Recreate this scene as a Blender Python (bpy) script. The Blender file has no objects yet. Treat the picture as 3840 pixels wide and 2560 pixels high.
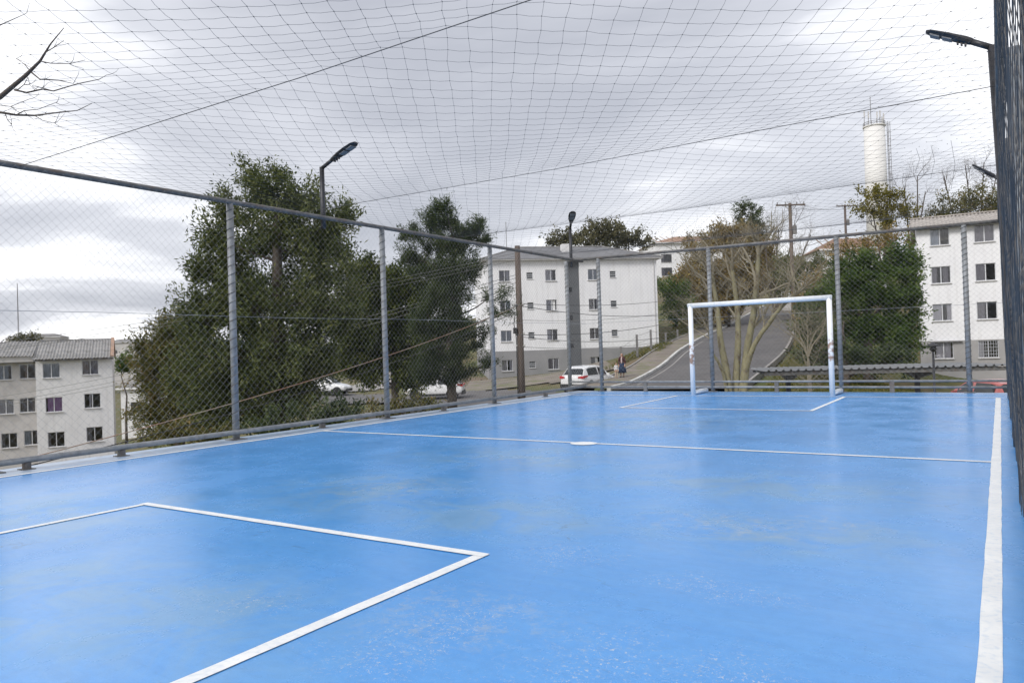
import bpy, math, random
import numpy as np
from mathutils import Matrix, Vector
RAD = math.radians
random.seed(7); rng = np.random.default_rng(7)
scene = bpy.context.scene
COL = scene.collection

# ------------------------------------------------------------------ camera
YAW, PITCH, ROLL, FPX, CAMH = 0.57629, 0.00942, -0.031876, 2817.66, 1.2
PW, PH = 3840.0, 2560.0
fw = Vector((0, math.cos(PITCH), math.sin(PITCH)))
r0 = Vector((1, 0, 0)); u0 = r0.cross(fw)
cr = r0 * math.cos(ROLL) + u0 * math.sin(ROLL)
cu = r0 * -math.sin(ROLL) + u0 * math.cos(ROLL)
cam = bpy.data.cameras.new('camera'); cam.sensor_width = 36; cam.lens = FPX / PW * 36
cam.clip_start = 0.02; cam.clip_end = 8000
camo = bpy.data.objects.new('camera', cam); COL.objects.link(camo)
camo.matrix_world = Matrix(((cr.x, cu.x, -fw.x, 0), (cr.y, cu.y, -fw.y, 0), (cr.z, cu.z, -fw.z, CAMH), (0, 0, 0, 1)))
scene.camera = camo

# ------------------------------------------------------------------ world, sun, exposure
SUN_AZ, SUN_EL = RAD(-138), RAD(40)          # azimuth from +Y towards +X
world = bpy.data.worlds.new('World'); scene.world = world; world.use_nodes = True
wn, wl = world.node_tree.nodes, world.node_tree.links
wn.clear()
def N(nodes, typ, **kw):
    n = nodes.new(typ)
    for k, v in kw.items(): setattr(n, k, v)
    return n
wo = N(wn, 'ShaderNodeOutputWorld'); bg = N(wn, 'ShaderNodeBackground'); bg.inputs['Strength'].default_value = 0.1
sky = N(wn, 'ShaderNodeTexSky'); sky.sky_type = 'NISHITA'; sky.sun_disc = False
sky.sun_elevation = SUN_EL; sky.sun_rotation = SUN_AZ; sky.air_density = 1.0; sky.dust_density = 3.0
tc = N(wn, 'ShaderNodeTexCoord')
sep = N(wn, 'ShaderNodeSeparateXYZ'); wl.new(tc.outputs['Generated'], sep.inputs[0])
mx = N(wn, 'ShaderNodeMath', operation='MAXIMUM'); wl.new(sep.outputs['Z'], mx.inputs[0]); mx.inputs[1].default_value = 0.0
ad = N(wn, 'ShaderNodeMath', operation='ADD'); wl.new(mx.outputs[0], ad.inputs[0]); ad.inputs[1].default_value = 0.16
dx = N(wn, 'ShaderNodeMath', operation='DIVIDE'); wl.new(sep.outputs['X'], dx.inputs[0]); wl.new(ad.outputs[0], dx.inputs[1])
dy = N(wn, 'ShaderNodeMath', operation='DIVIDE'); wl.new(sep.outputs['Y'], dy.inputs[0]); wl.new(ad.outputs[0], dy.inputs[1])
cmb = N(wn, 'ShaderNodeCombineXYZ'); wl.new(dx.outputs[0], cmb.inputs[0]); wl.new(dy.outputs[0], cmb.inputs[1])
mp = N(wn, 'ShaderNodeMapping'); wl.new(cmb.outputs[0], mp.inputs[0])
mp.inputs['Location'].default_value = (-0.338, 2.99, 2.157); mp.inputs['Scale'].default_value = (0.62, 0.62, 1)
mp.inputs['Rotation'].default_value = (0, 0, RAD(20))
nz = N(wn, 'ShaderNodeTexNoise'); nz.inputs['Scale'].default_value = 1.0; nz.inputs['Detail'].default_value = 7; nz.inputs['Roughness'].default_value = 0.52
nz.inputs['Distortion'].default_value = 0.5
wl.new(mp.outputs[0], nz.inputs['Vector'])
hz = N(wn, 'ShaderNodeMapRange'); hz.inputs[1].default_value = 0.0; hz.inputs[2].default_value = 0.30; hz.inputs[3].default_value = 0.13; hz.inputs[4].default_value = 0.0; wl.new(sep.outputs['Z'], hz.inputs[0])   # thinner cloud towards the horizon
hs_ = N(wn, 'ShaderNodeMath', operation='ADD'); wl.new(nz.outputs['Fac'], hs_.inputs[0]); wl.new(hz.outputs[0], hs_.inputs[1])
cr1 = N(wn, 'ShaderNodeValToRGB'); wl.new(hs_.outputs[0], cr1.inputs[0])
e = cr1.color_ramp.elements
e[0].position = 0.40; e[0].color = (3.55, 3.68, 4.12, 1)
e[1].position = 0.70; e[1].color = (10.5, 10.5, 10.6, 1)
m2 = e.new(0.55); m2.color = (5.1, 5.22, 5.65, 1)
mixs = N(wn, 'ShaderNodeMixRGB'); mixs.inputs[0].default_value = 0.93
wl.new(sky.outputs[0], mixs.inputs[1]); wl.new(cr1.outputs[0], mixs.inputs[2])
wl.new(mixs.outputs[0], bg.inputs['Color']); wl.new(bg.outputs[0], wo.inputs[0])

sd = bpy.data.lights.new('sun', 'SUN'); sd.energy = 1.5; sd.angle = RAD(20); sd.color = (1, 0.97, 0.93)
so = bpy.data.objects.new('sun', sd); COL.objects.link(so)
sdir = Vector((math.sin(SUN_AZ) * math.cos(SUN_EL), math.cos(SUN_AZ) * math.cos(SUN_EL), math.sin(SUN_EL)))
so.rotation_euler = sdir.to_track_quat('Z', 'Y').to_euler(); so.location = (0, 0, 60)
scene.view_settings.view_transform = 'Standard'; scene.view_settings.look = 'None'
scene.view_settings.exposure = 0.66; scene.view_settings.gamma = 1.0
scene.render.engine = 'CYCLES'; scene.cycles.max_bounces = 6; scene.cycles.diffuse_bounces = 3
scene.cycles.transparent_max_bounces = 12; scene.cycles.sample_clamp_indirect = 6

# ------------------------------------------------------------------ helpers
def at(px, py, d):
    """point of the place at distance d (metres, straight ahead) seen in the photograph at px, py"""
    v = fw + cr * ((px - PW / 2) / FPX) - cu * ((py - PH / 2) / FPX)
    return Vector((0, 0, CAMH)) + v * (d / v.y)
def ct(u, v, z=0.0):
    """court coordinates -> world"""
    return Vector((u * math.cos(YAW) + v * math.sin(YAW), -u * math.sin(YAW) + v * math.cos(YAW), z))

class MB:
    def __init__(s): s.v = []; s.f = []
    def add(s, vs, fs):
        b = len(s.v); s.v += [tuple(p) for p in vs]; s.f += [tuple(b + i for i in f) for f in fs]; return s
    def box(s, c, sz, rz=0, M=None):
        hx, hy, hz = sz[0] / 2, sz[1] / 2, sz[2] / 2
        pts = [Vector((x, y, z)) for z in (-hz, hz) for y in (-hy, hy) for x in (-hx, hx)]
        if rz: R = Matrix.Rotation(rz, 3, 'Z'); pts = [R @ p for p in pts]
        if M is not None: pts = [M @ p for p in pts]
        c = Vector(c)
        return s.add([p + c for p in pts], [(0, 2, 3, 1), (4, 5, 7, 6), (0, 1, 5, 4), (2, 6, 7, 3), (0, 4, 6, 2), (1, 3, 7, 5)])
    def tube(s, pts, rad, n=8, cap=True, flat=None):
        pts = [Vector(p) for p in pts]; L = len(pts)
        if not hasattr(rad, '__len__'): rad = [rad] * L
        rings = []; prev = None
        for i, p in enumerate(pts):
            t = (pts[min(i + 1, L - 1)] - pts[max(i - 1, 0)])
            if t.length < 1e-9: t = Vector((0, 0, 1))
            t.normalize()
            if prev is None:
                a = Vector((0, 0, 1)) if abs(t.z) < 0.9 else Vector((1, 0, 0))
                prev = t.cross(a).normalized()
            else:
                prev = (prev - t * prev.dot(t))
                if prev.length < 1e-6: prev = t.orthogonal()
                prev.normalize()
            b = t.cross(prev)
            rings.append([p + prev * (math.cos(2 * math.pi * k / n) * rad[i]) + b * (math.sin(2 * math.pi * k / n) * rad[i]) for k in range(n)])
        vs = [q for r in rings for q in r]; fs = []
        for i in range(L - 1):
            for k in range(n):
                k2 = (k + 1) % n
                fs.append((i * n + k, i * n + k2, (i + 1) * n + k2, (i + 1) * n + k))
        if cap:
            fs.append(tuple(range(n - 1, -1, -1))); fs.append(tuple((L - 1) * n + k for k in range(n)))
        return s.add(vs, fs)
    def lathe(s, prof, c=(0, 0, 0), n=24, cap=True):
        c = Vector(c); vs = []; fs = []
        for r, z in prof:
            vs += [c + Vector((r * math.cos(2 * math.pi * k / n), r * math.sin(2 * math.pi * k / n), z)) for k in range(n)]
        for i in range(len(prof) - 1):
            for k in range(n):
                k2 = (k + 1) % n
                fs.append((i * n + k, i * n + k2, (i + 1) * n + k2, (i + 1) * n + k))
        if cap:
            fs.append(tuple(range(n - 1, -1, -1))); fs.append(tuple((len(prof) - 1) * n + k for k in range(n)))
        return s.add(vs, fs)
    def quad(s, a, b, c, d): return s.add([a, b, c, d], [(0, 1, 2, 3)])
    def prism(s, poly, z0, z1):
        n = len(poly)
        vs = [(x, y, z0) for x, y in poly] + [(x, y, z1) for x, y in poly]
        fs = [tuple(range(n - 1, -1, -1)), tuple(range(n, 2 * n))] + [(i, (i + 1) % n, n + (i + 1) % n, n + i) for i in range(n)]
        return s.add(vs, fs)
    def mesh(s, name, smooth=False):
        me = bpy.data.meshes.new(name); me.from_pydata(s.v, [], s.f); me.update()
        if smooth: me.polygons.foreach_set('use_smooth', [True] * len(me.polygons))
        return me
    def build(s, name, m, parent=None, loc=(0, 0, 0), rz=0, smooth=False):
        return link(name, s.mesh(name, smooth), m, parent, loc, rz)
def link(name, me, m, parent=None, loc=(0, 0, 0), rz=0):
    o = bpy.data.objects.new(name, me); COL.objects.link(o)
    if m is not None and not me.materials: me.materials.append(m)
    o.parent = parent; o.location = loc; o.rotation_euler = (0, 0, rz)
    return o
def empty(name, loc=(0, 0, 0), rz=0):
    o = bpy.data.objects.new(name, None); COL.objects.link(o); o.location = loc; o.rotation_euler = (0, 0, rz); o.empty_display_size = 0.2
    return o
def tag(o, label=None, cat=None, group=None, kind=None):
    if label: o['label'] = label
    if cat: o['category'] = cat
    if group: o['group'] = group
    if kind: o['kind'] = kind
    return o
def smooth_mod(o, lv=1):
    m = o.modifiers.new('subdivision', 'SUBSURF'); m.levels = lv; m.render_levels = lv
    return o

# ------------------------------------------------------------------ materials
def principled(name, col, rough=0.6, metal=0.0, spec=0.5):
    m = bpy.data.materials.new(name); m.use_nodes = True
    b = m.node_tree.nodes['Principled BSDF']
    b.inputs['Base Color'].default_value = (*col, 1); b.inputs['Roughness'].default_value = rough
    b.inputs['Metallic'].default_value = metal; b.inputs['Specular IOR Level'].default_value = spec
    return m, m.node_tree.nodes, m.node_tree.links, b
def mottled(name, c1, c2, scale=3.0, rough=0.7, metal=0.0, bump=0.0, detail=5, lo=0.35, hi=0.65, c3=None, s3=30, f3=0.3, stretch=None, spec=0.5):
    m, n, l, b = principled(name, c1, rough, metal, spec)
    t = N(n, 'ShaderNodeTexCoord'); src = t.outputs['Object']
    if stretch:
        mpp = N(n, 'ShaderNodeMapping'); mpp.inputs['Scale'].default_value = stretch; l.new(src, mpp.inputs[0]); src = mpp.outputs[0]
    a = N(n, 'ShaderNodeTexNoise'); a.inputs['Scale'].default_value = scale; a.inputs['Detail'].default_value = detail; a.inputs['Roughness'].default_value = 0.6
    l.new(src, a.inputs['Vector'])
    mr = N(n, 'ShaderNodeMapRange'); mr.inputs[1].default_value = lo; mr.inputs[2].default_value = hi; l.new(a.outputs['Fac'], mr.inputs[0])
    mxx = N(n, 'ShaderNodeMixRGB'); mxx.inputs[1].default_value = (*c1, 1); mxx.inputs[2].default_value = (*c2, 1); l.new(mr.outputs[0], mxx.inputs[0])
    out = mxx.outputs[0]
    if c3:
        a3 = N(n, 'ShaderNodeTexNoise'); a3.inputs['Scale'].default_value = s3; a3.inputs['Detail'].default_value = 3; l.new(src, a3.inputs['Vector'])
        r3 = N(n, 'ShaderNodeMapRange'); r3.inputs[1].default_value = 0.5; r3.inputs[2].default_value = 0.7; r3.inputs[4].default_value = f3; l.new(a3.outputs['Fac'], r3.inputs[0])
        m3 = N(n, 'ShaderNodeMixRGB'); m3.inputs[2].default_value = (*c3, 1); l.new(out, m3.inputs[1]); l.new(r3.outputs[0], m3.inputs[0]); out = m3.outputs[0]
    l.new(out, b.inputs['Base Color'])
    if bump:
        bp = N(n, 'ShaderNodeBump'); bp.inputs['Strength'].default_value = bump; bp.inputs['Distance'].default_value = 0.02
        l.new(a.outputs['Fac'], bp.inputs['Height']); l.new(bp.outputs[0], b.inputs['Normal'])
    return m
def leafmat(name, cols, trans=0.35):
    """cols: dark..light list, chosen leaf by leaf by the face attribute tint"""
    m = bpy.data.materials.new(name); m.use_nodes = True; n, l = m.node_tree.nodes, m.node_tree.links
    n.clear(); o = N(n, 'ShaderNodeOutputMaterial')
    a = N(n, 'ShaderNodeAttribute'); a.attribute_name = 'tint'
    rp = N(n, 'ShaderNodeValToRGB'); l.new(a.outputs['Fac'], rp.inputs[0])
    el = rp.color_ramp.elements
    el[0].color = (*cols[0], 1); el[1].color = (*cols[-1], 1)
    for i, c in enumerate(cols[1:-1]):
        q = el.new((i + 1) / (len(cols) - 1)); q.color = (*c, 1)
    d = N(n, 'ShaderNodeBsdfPrincipled'); d.inputs['Roughness'].default_value = 0.55; d.inputs['Specular IOR Level'].default_value = 0.3
    t = N(n, 'ShaderNodeBsdfTranslucent'); l.new(rp.outputs[0], d.inputs['Base Color']); l.new(rp.outputs[0], t.inputs['Color'])
    x = N(n, 'ShaderNodeMixShader'); x.inputs[0].default_value = trans; l.new(d.outputs[0], x.inputs[1]); l.new(t.outputs[0], x.inputs[2]); l.new(x.outputs[0], o.inputs[0])
    return m
def glassmat(name, dark=0.88):
    m = bpy.data.materials.new(name); m.use_nodes = True; n, l = m.node_tree.nodes, m.node_tree.links
    n.clear(); o = N(n, 'ShaderNodeOutputMaterial')
    tr = N(n, 'ShaderNodeBsdfTransparent'); tr.inputs[0].default_value = (dark, dark, dark * 1.03, 1)
    g = N(n, 'ShaderNodeBsdfGlossy'); g.inputs['Roughness'].default_value = 0.04
    fr = N(n, 'ShaderNodeFresnel'); fr.inputs[0].default_value = 1.5
    x = N(n, 'ShaderNodeMixShader'); l.new(fr.outputs[0], x.inputs[0]); l.new(tr.outputs[0], x.inputs[1]); l.new(g.outputs[0], x.inputs[2]); l.new(x.outputs[0], o.inputs[0])
    return m

M = {}
M['galv'] = mottled('galvanised_steel', (0.20, 0.215, 0.23), (0.31, 0.325, 0.34), 9, 0.55, 0.15, 0.1, c3=(0.16, 0.13, 0.11), s3=14, f3=0.35)
M['rail'] = mottled('weathered_pipe', (0.10, 0.10, 0.10), (0.19, 0.185, 0.18), 6, 0.6, 0.1, 0.1, c3=(0.13, 0.085, 0.06), s3=5, f3=0.6)
M['wire'] = mottled('fence_wire', (0.26, 0.27, 0.29), (0.36, 0.37, 0.38), 2, 0.5, 0.3)
M['wiredark'] = mottled('aged_fence_wire', (0.045, 0.045, 0.048), (0.13, 0.125, 0.12), 2.5, 0.6, 0.0)
M['thread'] = mottled('net_thread', (0.07, 0.07, 0.075), (0.11, 0.11, 0.115), 2, 0.8)
M['cable'] = mottled('steel_cable', (0.06, 0.06, 0.065), (0.10, 0.10, 0.10), 3, 0.6, 0.3)
M['lamp'] = mottled('dark_lamp_metal', (0.03, 0.03, 0.033), (0.055, 0.055, 0.06), 8, 0.45, 0.4)
M['lens'] = principled('lamp_lens', (0.22, 0.23, 0.25), 0.35)[0]
M['goalwhite'] = None
def wall_material(name, c1, c2, dirt, amt=0.35):
    m = mottled(name, c1, c2, 0.7, 0.85, 0, 0.05)
    n, l = m.node_tree.nodes, m.node_tree.links; b = n['Principled BSDF']; src = b.inputs['Base Color'].links[0].from_socket
    t = N(n, 'ShaderNodeTexCoord'); mp_ = N(n, 'ShaderNodeMapping'); mp_.inputs['Scale'].default_value = (2.6, 2.6, 0.16); l.new(t.outputs['Object'], mp_.inputs[0])
    a = N(n, 'ShaderNodeTexNoise'); a.inputs['Scale'].default_value = 1.4; a.inputs['Detail'].default_value = 7; a.inputs['Roughness'].default_value = 0.7; l.new(mp_.outputs[0], a.inputs['Vector'])
    r = N(n, 'ShaderNodeMapRange'); r.inputs[1].default_value = 0.5; r.inputs[2].default_value = 0.75; r.inputs[4].default_value = amt; l.new(a.outputs['Fac'], r.inputs[0])
    q = N(n, 'ShaderNodeMixRGB'); q.inputs[2].default_value = (*dirt, 1); l.new(src, q.inputs[1]); l.new(r.outputs[0], q.inputs[0]); l.new(q.outputs[0], b.inputs['Base Color']); return m
M['wall'] = wall_material('white_render', (0.83, 0.83, 0.84), (0.77, 0.77, 0.79), (0.50, 0.49, 0.47), 0.4)
M['wall2'] = wall_material('pale_render', (0.79, 0.785, 0.785), (0.72, 0.715, 0.715), (0.46, 0.44, 0.42), 0.45)
M['wallshade'] = mottled('taupe_shade_render', (0.58, 0.56, 0.545), (0.52, 0.50, 0.485), 0.6, 0.85, 0, 0.05, c3=(0.34, 0.32, 0.30), s3=1.2, f3=0.3)  # taupe grey; shade of the recess and side walls put into the colour
M['band'] = mottled('grey_render', (0.30, 0.295, 0.30), (0.25, 0.25, 0.255), 0.8, 0.85, 0, 0.05)
M['stairgrey'] = mottled('dark_grey_render', (0.115, 0.12, 0.13), (0.095, 0.10, 0.105), 0.8, 0.8)
M['fibre'] = mottled('fibre_cement', (0.34, 0.33, 0.32), (0.22, 0.215, 0.21), 0.9, 0.9, 0, 0.1, c3=(0.13, 0.125, 0.115), s3=3, f3=0.5)
M['fibre2'] = mottled('tan_fibre_cement', (0.50, 0.46, 0.42), (0.36, 0.33, 0.30), 0.9, 0.9, 0, 0.1, c3=(0.2, 0.18, 0.16), s3=3, f3=0.4)
M['darkroof'] = mottled('dark_roof_sheet', (0.21, 0.21, 0.22), (0.16, 0.16, 0.165), 0.9, 0.85, 0, 0.1)
M['terracotta'] = mottled('terracotta', (0.44, 0.29, 0.21), (0.33, 0.22, 0.16), 1.2, 0.85, 0, 0.1, c3=(0.2, 0.13, 0.09), s3=4, f3=0.4)
M['eave'] = mottled('eave_board', (0.10, 0.09, 0.085), (0.15, 0.14, 0.13), 2, 0.8)
M['alu'] = principled('aluminium_frame', (0.62, 0.63, 0.65), 0.4, 0.3)[0]
M['aludark'] = principled('dark_window_frame', (0.13, 0.13, 0.14), 0.45, 0.3)[0]
M['glass'] = glassmat('window_glass')
M['sill'] = mottled('sill_stone', (0.66, 0.65, 0.64), (0.56, 0.55, 0.54), 4, 0.8)
M['louver'] = principled('louver_glass', (0.06, 0.065, 0.07), 0.25)[0]
for k, c in dict(lilac=(0.62, 0.38, 0.68), cream=(0.66, 0.63, 0.57), white=(0.80, 0.80, 0.80), greycurt=(0.36, 0.35, 0.36), bluegrey=(0.52, 0.58, 0.62), tanc=(0.42, 0.36, 0.31), dark=(0.05, 0.05, 0.055)).items():
    M['c_' + k] = mottled('curtain_' + k, c, tuple(x * 0.86 for x in c), 3, 0.9, stretch=(4, 4, 0.3))
M['asphalt'] = mottled('asphalt', (0.105, 0.10, 0.10), (0.14, 0.132, 0.128), 0.35, 0.9, 0, 0.15, c3=(0.07, 0.066, 0.064), s3=1.1, f3=0.5)
M['concrete'] = mottled('concrete', (0.36, 0.34, 0.32), (0.26, 0.245, 0.23), 1.2, 0.9, 0, 0.2, c3=(0.16, 0.15, 0.135), s3=4, f3=0.4)
M['path'] = mottled('worn_path', (0.25, 0.215, 0.18), (0.17, 0.145, 0.12), 0.6, 0.95, 0, 0.2, c3=(0.14, 0.15, 0.06), s3=0.9, f3=0.95)
M['kerbwhite'] = mottled('whitewashed_kerb', (0.66, 0.66, 0.64), (0.42, 0.41, 0.38), 1.5, 0.9, 0, 0.2)
M['bark'] = mottled('bark', (0.075, 0.06, 0.048), (0.12, 0.10, 0.08), 6, 0.95, 0, 0.5, stretch=(1, 1, 0.25))
M['lichenbark'] = mottled('lichen_bark', (0.30, 0.275, 0.16), (0.20, 0.185, 0.12), 4, 0.95, 0, 0.6, c3=(0.10, 0.075, 0.055), s3=7, f3=0.8, stretch=(1, 1, 0.4))
M['twig'] = mottled('pale_twig', (0.31, 0.275, 0.20), (0.22, 0.195, 0.14), 3, 0.95)
M['twigdark'] = mottled('dark_twig', (0.115, 0.095, 0.08), (0.08, 0.065, 0.055), 3, 0.95)
M['wood'] = mottled('weathered_wood', (0.17, 0.135, 0.115), (0.11, 0.085, 0.072), 5, 0.95, 0, 0.4, stretch=(3, 3, 0.2), c3=(0.06, 0.05, 0.045), s3=6, f3=0.5)
M['greypost'] = mottled('concrete_post', (0.24, 0.23, 0.225), (0.17, 0.165, 0.16), 3, 0.9, 0, 0.2)
M['blackcable'] = principled('black_cable', (0.03, 0.03, 0.032), 0.6)[0]
M['greycable'] = principled('grey_cable', (0.20, 0.20, 0.19), 0.6)[0]
M['orangecable'] = mottled('faded_orange_cable', (0.36, 0.20, 0.14), (0.38, 0.33, 0.27), 1.3, 0.7)
M['carwhite'] = principled('white_car_paint', (0.80, 0.80, 0.80), 0.22)[0]
M['carred'] = principled('faded_red_car_paint', (0.42, 0.12, 0.11), 0.35)[0]
for k in ('carwhite', 'carred'):
    M[k].node_tree.nodes['Principled BSDF'].inputs['Coat Weight'].default_value = 0.6
M['carglass'] = principled('car_glass', (0.02, 0.024, 0.027), 0.06)[0]
M['blackplastic'] = principled('black_plastic', (0.025, 0.025, 0.026), 0.6)[0]
M['tyre'] = principled('tyre_rubber', (0.022, 0.022, 0.022), 0.85)[0]
M['rim'] = principled('alloy_rim', (0.45, 0.45, 0.46), 0.35, 0.8)[0]
M['taillight'] = principled('tail_light', (0.50, 0.025, 0.03), 0.2)[0]
M['plate'] = principled('number_plate', (0.55, 0.56, 0.57), 0.5)[0]
M['headlight'] = principled('headlight', (0.6, 0.62, 0.64), 0.1)[0]
M['skin'] = principled('skin', (0.50, 0.30, 0.22), 0.55)[0]
M['hair'] = principled('dark_hair', (0.025, 0.018, 0.015), 0.6)[0]
M['maroon'] = mottled('maroon_knit', (0.085, 0.025, 0.028), (0.06, 0.018, 0.02), 20, 0.9)
M['palepink'] = mottled('pale_pink_cloth', (0.62, 0.50, 0.47), (0.54, 0.43, 0.41), 20, 0.9)
M['navy'] = mottled('navy_cloth', (0.022, 0.04, 0.085), (0.015, 0.028, 0.06), 20, 0.9)
M['whitecloth'] = mottled('white_cloth', (0.74, 0.73, 0.73), (0.62, 0.61, 0.62), 20, 0.9)
M['beige'] = mottled('beige_cloth', (0.52, 0.42, 0.33), (0.44, 0.36, 0.28), 20, 0.9)
M['towerwhite'] = mottled('tower_paint', (0.80, 0.79, 0.77), (0.72, 0.71, 0.69), 0.25, 0.8)
M['hill'] = mottled('hazed_far_forest', (0.075, 0.11, 0.15), (0.095, 0.13, 0.17), 0.01, 0.95)  # forest colour with the bluish haze of distance painted in
M['fartown'] = mottled('far_render', (0.62, 0.60, 0.58), (0.42, 0.40, 0.39), 0.05, 0.9)
M['leaf_olive'] = leafmat('leaf_olive', [(0.046, 0.062, 0.021), (0.084, 0.108, 0.036), (0.138, 0.162, 0.050), (0.212, 0.220, 0.081)])
M['leaf_dark'] = leafmat('leaf_dark', [(0.032, 0.048, 0.020), (0.056, 0.080, 0.032), (0.087, 0.120, 0.044), (0.139, 0.161, 0.066)])
M['leaf_bush'] = leafmat('leaf_bush', [(0.067, 0.070, 0.023), (0.125, 0.130, 0.040), (0.184, 0.175, 0.056), (0.283, 0.200, 0.083)])
M['leaf_green'] = leafmat('leaf_green', [(0.029, 0.055, 0.015), (0.059, 0.104, 0.023), (0.098, 0.157, 0.032), (0.157, 0.209, 0.047)])
M['leaf_rust'] = leafmat('leaf_rust', [(0.131, 0.108, 0.042), (0.227, 0.174, 0.061), (0.295, 0.200, 0.070), (0.348, 0.295, 0.096)])
M['leaf_fresh'] = leafmat('leaf_fresh', [(0.028, 0.042, 0.013), (0.061, 0.083, 0.021), (0.108, 0.131, 0.030), (0.160, 0.178, 0.047)])
M['leaf_yellow'] = leafmat('leaf_yellow', [(0.10, 0.095, 0.018), (0.16, 0.15, 0.025), (0.22, 0.19, 0.03), (0.26, 0.22, 0.04)])
M['leaf_grey'] = leafmat('leaf_grey', [(0.087, 0.090, 0.058), (0.131, 0.131, 0.072), (0.174, 0.160, 0.087), (0.217, 0.203, 0.102)])
M['grass'] = leafmat('grass_blade', [(0.07, 0.085, 0.02), (0.11, 0.125, 0.028), (0.17, 0.16, 0.045), (0.25, 0.20, 0.08)], 0.25)

def court_material():
    m, n, l, b = principled('court_paint', (0.1, 0.35, 0.8), 0.3)
    t = N(n, 'ShaderNodeTexCoord'); O = t.outputs['Object']
    def noise(scale, detail=4, rough=0.55, vec=None, dist=0.0):
        a = N(n, 'ShaderNodeTexNoise'); a.inputs['Scale'].default_value = scale; a.inputs['Detail'].default_value = detail
        a.inputs['Roughness'].default_value = rough; a.inputs['Distortion'].default_value = dist; l.new(vec or O, a.inputs['Vector']); return a.outputs['Fac']
    def rng_(src, lo, hi, a=0.0, bb=1.0):
        r = N(n, 'ShaderNodeMapRange'); r.inputs[1].default_value = lo; r.inputs[2].default_value = hi; r.inputs[3].default_value = a; r.inputs[4].default_value = bb
        l.new(src, r.inputs[0]); return r.outputs[0]
    def mul(a, c):
        q = N(n, 'ShaderNodeMath', operation='MULTIPLY'); l.new(a, q.inputs[0])
        if isinstance(c, float): q.inputs[1].default_value = c
        else: l.new(c, q.inputs[1])
        return q.outputs[0]
    def mx_(f, a, c):
        q = N(n, 'ShaderNodeMixRGB'); l.new(f, q.inputs[0])
        for i, s in ((1, a), (2, c)):
            if isinstance(s, tuple): q.inputs[i].default_value = (*s, 1)
            else: l.new(s, q.inputs[i])
        return q.outputs[0]
    def patch(u, v, ru, rv):
        mp_ = N(n, 'ShaderNodeMapping'); mp_.vector_type = 'POINT'; mp_.inputs['Scale'].default_value = (1 / ru, 1 / rv, 1); mp_.inputs['Location'].default_value = (-u / ru, -v / rv, 0)
        l.new(O, mp_.inputs[0]); g = N(n, 'ShaderNodeTexGradient', gradient_type='SPHERICAL'); l.new(mp_.outputs[0], g.inputs[0]); return g.outputs['Fac']
    def mxm(*a):
        o = a[0]
        for c in a[1:]:
            q = N(n, 'ShaderNodeMath', operation='MAXIMUM'); l.new(o, q.inputs[0]); l.new(c, q.inputs[1]); o = q.outputs[0]
        return o
    col = mx_(rng_(noise(0.45, 6), 0.3, 0.7), (0.064, 0.285, 0.69), (0.10, 0.355, 0.785))
    # roller marks and brushed mottling
    mpr = N(n, 'ShaderNodeMapping'); mpr.inputs['Scale'].default_value = (1.0, 6.0, 1); mpr.inputs['Rotation'].default_value = (0, 0, 0.15); l.new(O, mpr.inputs[0])
    col = mx_(rng_(noise(2.2, 7, 0.7, mpr.outputs[0]), 0.35, 0.70, 0, 0.30), col, (0.16, 0.42, 0.76))
    col = mx_(rng_(noise(14, 6, 0.75), 0.42, 0.72, 0, 0.40), col, (0.065, 0.24, 0.55))
    # worn olive / grey stains
    st = mul(rng_(noise(1.9, 8, 0.66, dist=0.9), 0.38, 0.66), mxm(patch(-4.7, 4.8, 1.5, 1.3), patch(-4.6, 7.0, 2.0, 1.3), patch(-3.2, 4.5, 1.5, 1.0), patch(-1.8, 6.3, 2.0, 1.0), patch(-4.1, 1.9, 1.3, 1.2), patch(-4.7, 10.9, 2.6, 2.0), patch(-6.4, 3.0, 2.0, 1.4), patch(-1.4, 4.8, 1.6, 0.8), patch(-3.4, 2.1, 1.6, 1.0)))
    st = rng_(st, 0.04, 0.50, 0, 0.42)
    col = mx_(st, col, (0.24, 0.38, 0.46))
    tan = mul(rng_(noise(9, 8, 0.8, dist=0.3), 0.50, 0.62), rng_(mxm(patch(-1.5, 4.9, 1.0, 0.55), patch(-4.6, 5.0, 1.0, 0.8), patch(-2.1, 2.7, 0.8, 0.6), patch(-4.4, 7.0, 1.2, 0.8), patch(-1.0, 5.2, 0.7, 0.3)), 0.12, 0.7))
    col = mx_(mul(tan, 0.32), col, (0.50, 0.50, 0.42))
    # chipped paint: clusters of small ragged flakes
    clus = rng_(mul(noise(3.2, 5, 0.65), mxm(patch(-2.1, 2.65, 1.0, 0.8), patch(-1.3, 2.7, 0.9, 0.8), patch(-2.1, 2.2, 0.9, 0.6), patch(-1.3, 2.35, 0.9, 0.6), patch(-2.15, 3.8, 0.8, 0.7), patch(-1.2, 3.6, 0.9, 0.5), patch(-1.45, 4.85, 0.9, 0.4), patch(-0.9, 2.7, 0.7, 0.7), patch(-3.2, 2.4, 0.8, 0.7))), 0.24, 0.48)
    chip = mul(rng_(noise(48, 8, 0.85, dist=0.8), 0.565, 0.60), clus)
    col = mx_(mul(chip, 0.9), col, (0.70, 0.69, 0.63))
    col = mx_(mul(rng_(noise(20, 6, 0.8), 0.56, 0.66), mul(clus, 0.35)), col, (0.40, 0.46, 0.50))
    # dark rubber scuffs
    mp2 = N(n, 'ShaderNodeMapping'); mp2.inputs['Scale'].default_value = (0.8, 4.5, 1); mp2.inputs['Rotation'].default_value = (0, 0, 0.6); l.new(O, mp2.inputs[0])
    sc_ = mul(rng_(noise(6, 8, 0.75, mp2.outputs[0], 0.8), 0.58, 0.70), rng_(noise(1.1, 4), 0.44, 0.64, 0, 0.6))
    col = mx_(sc_, col, (0.055, 0.14, 0.26))
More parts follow.
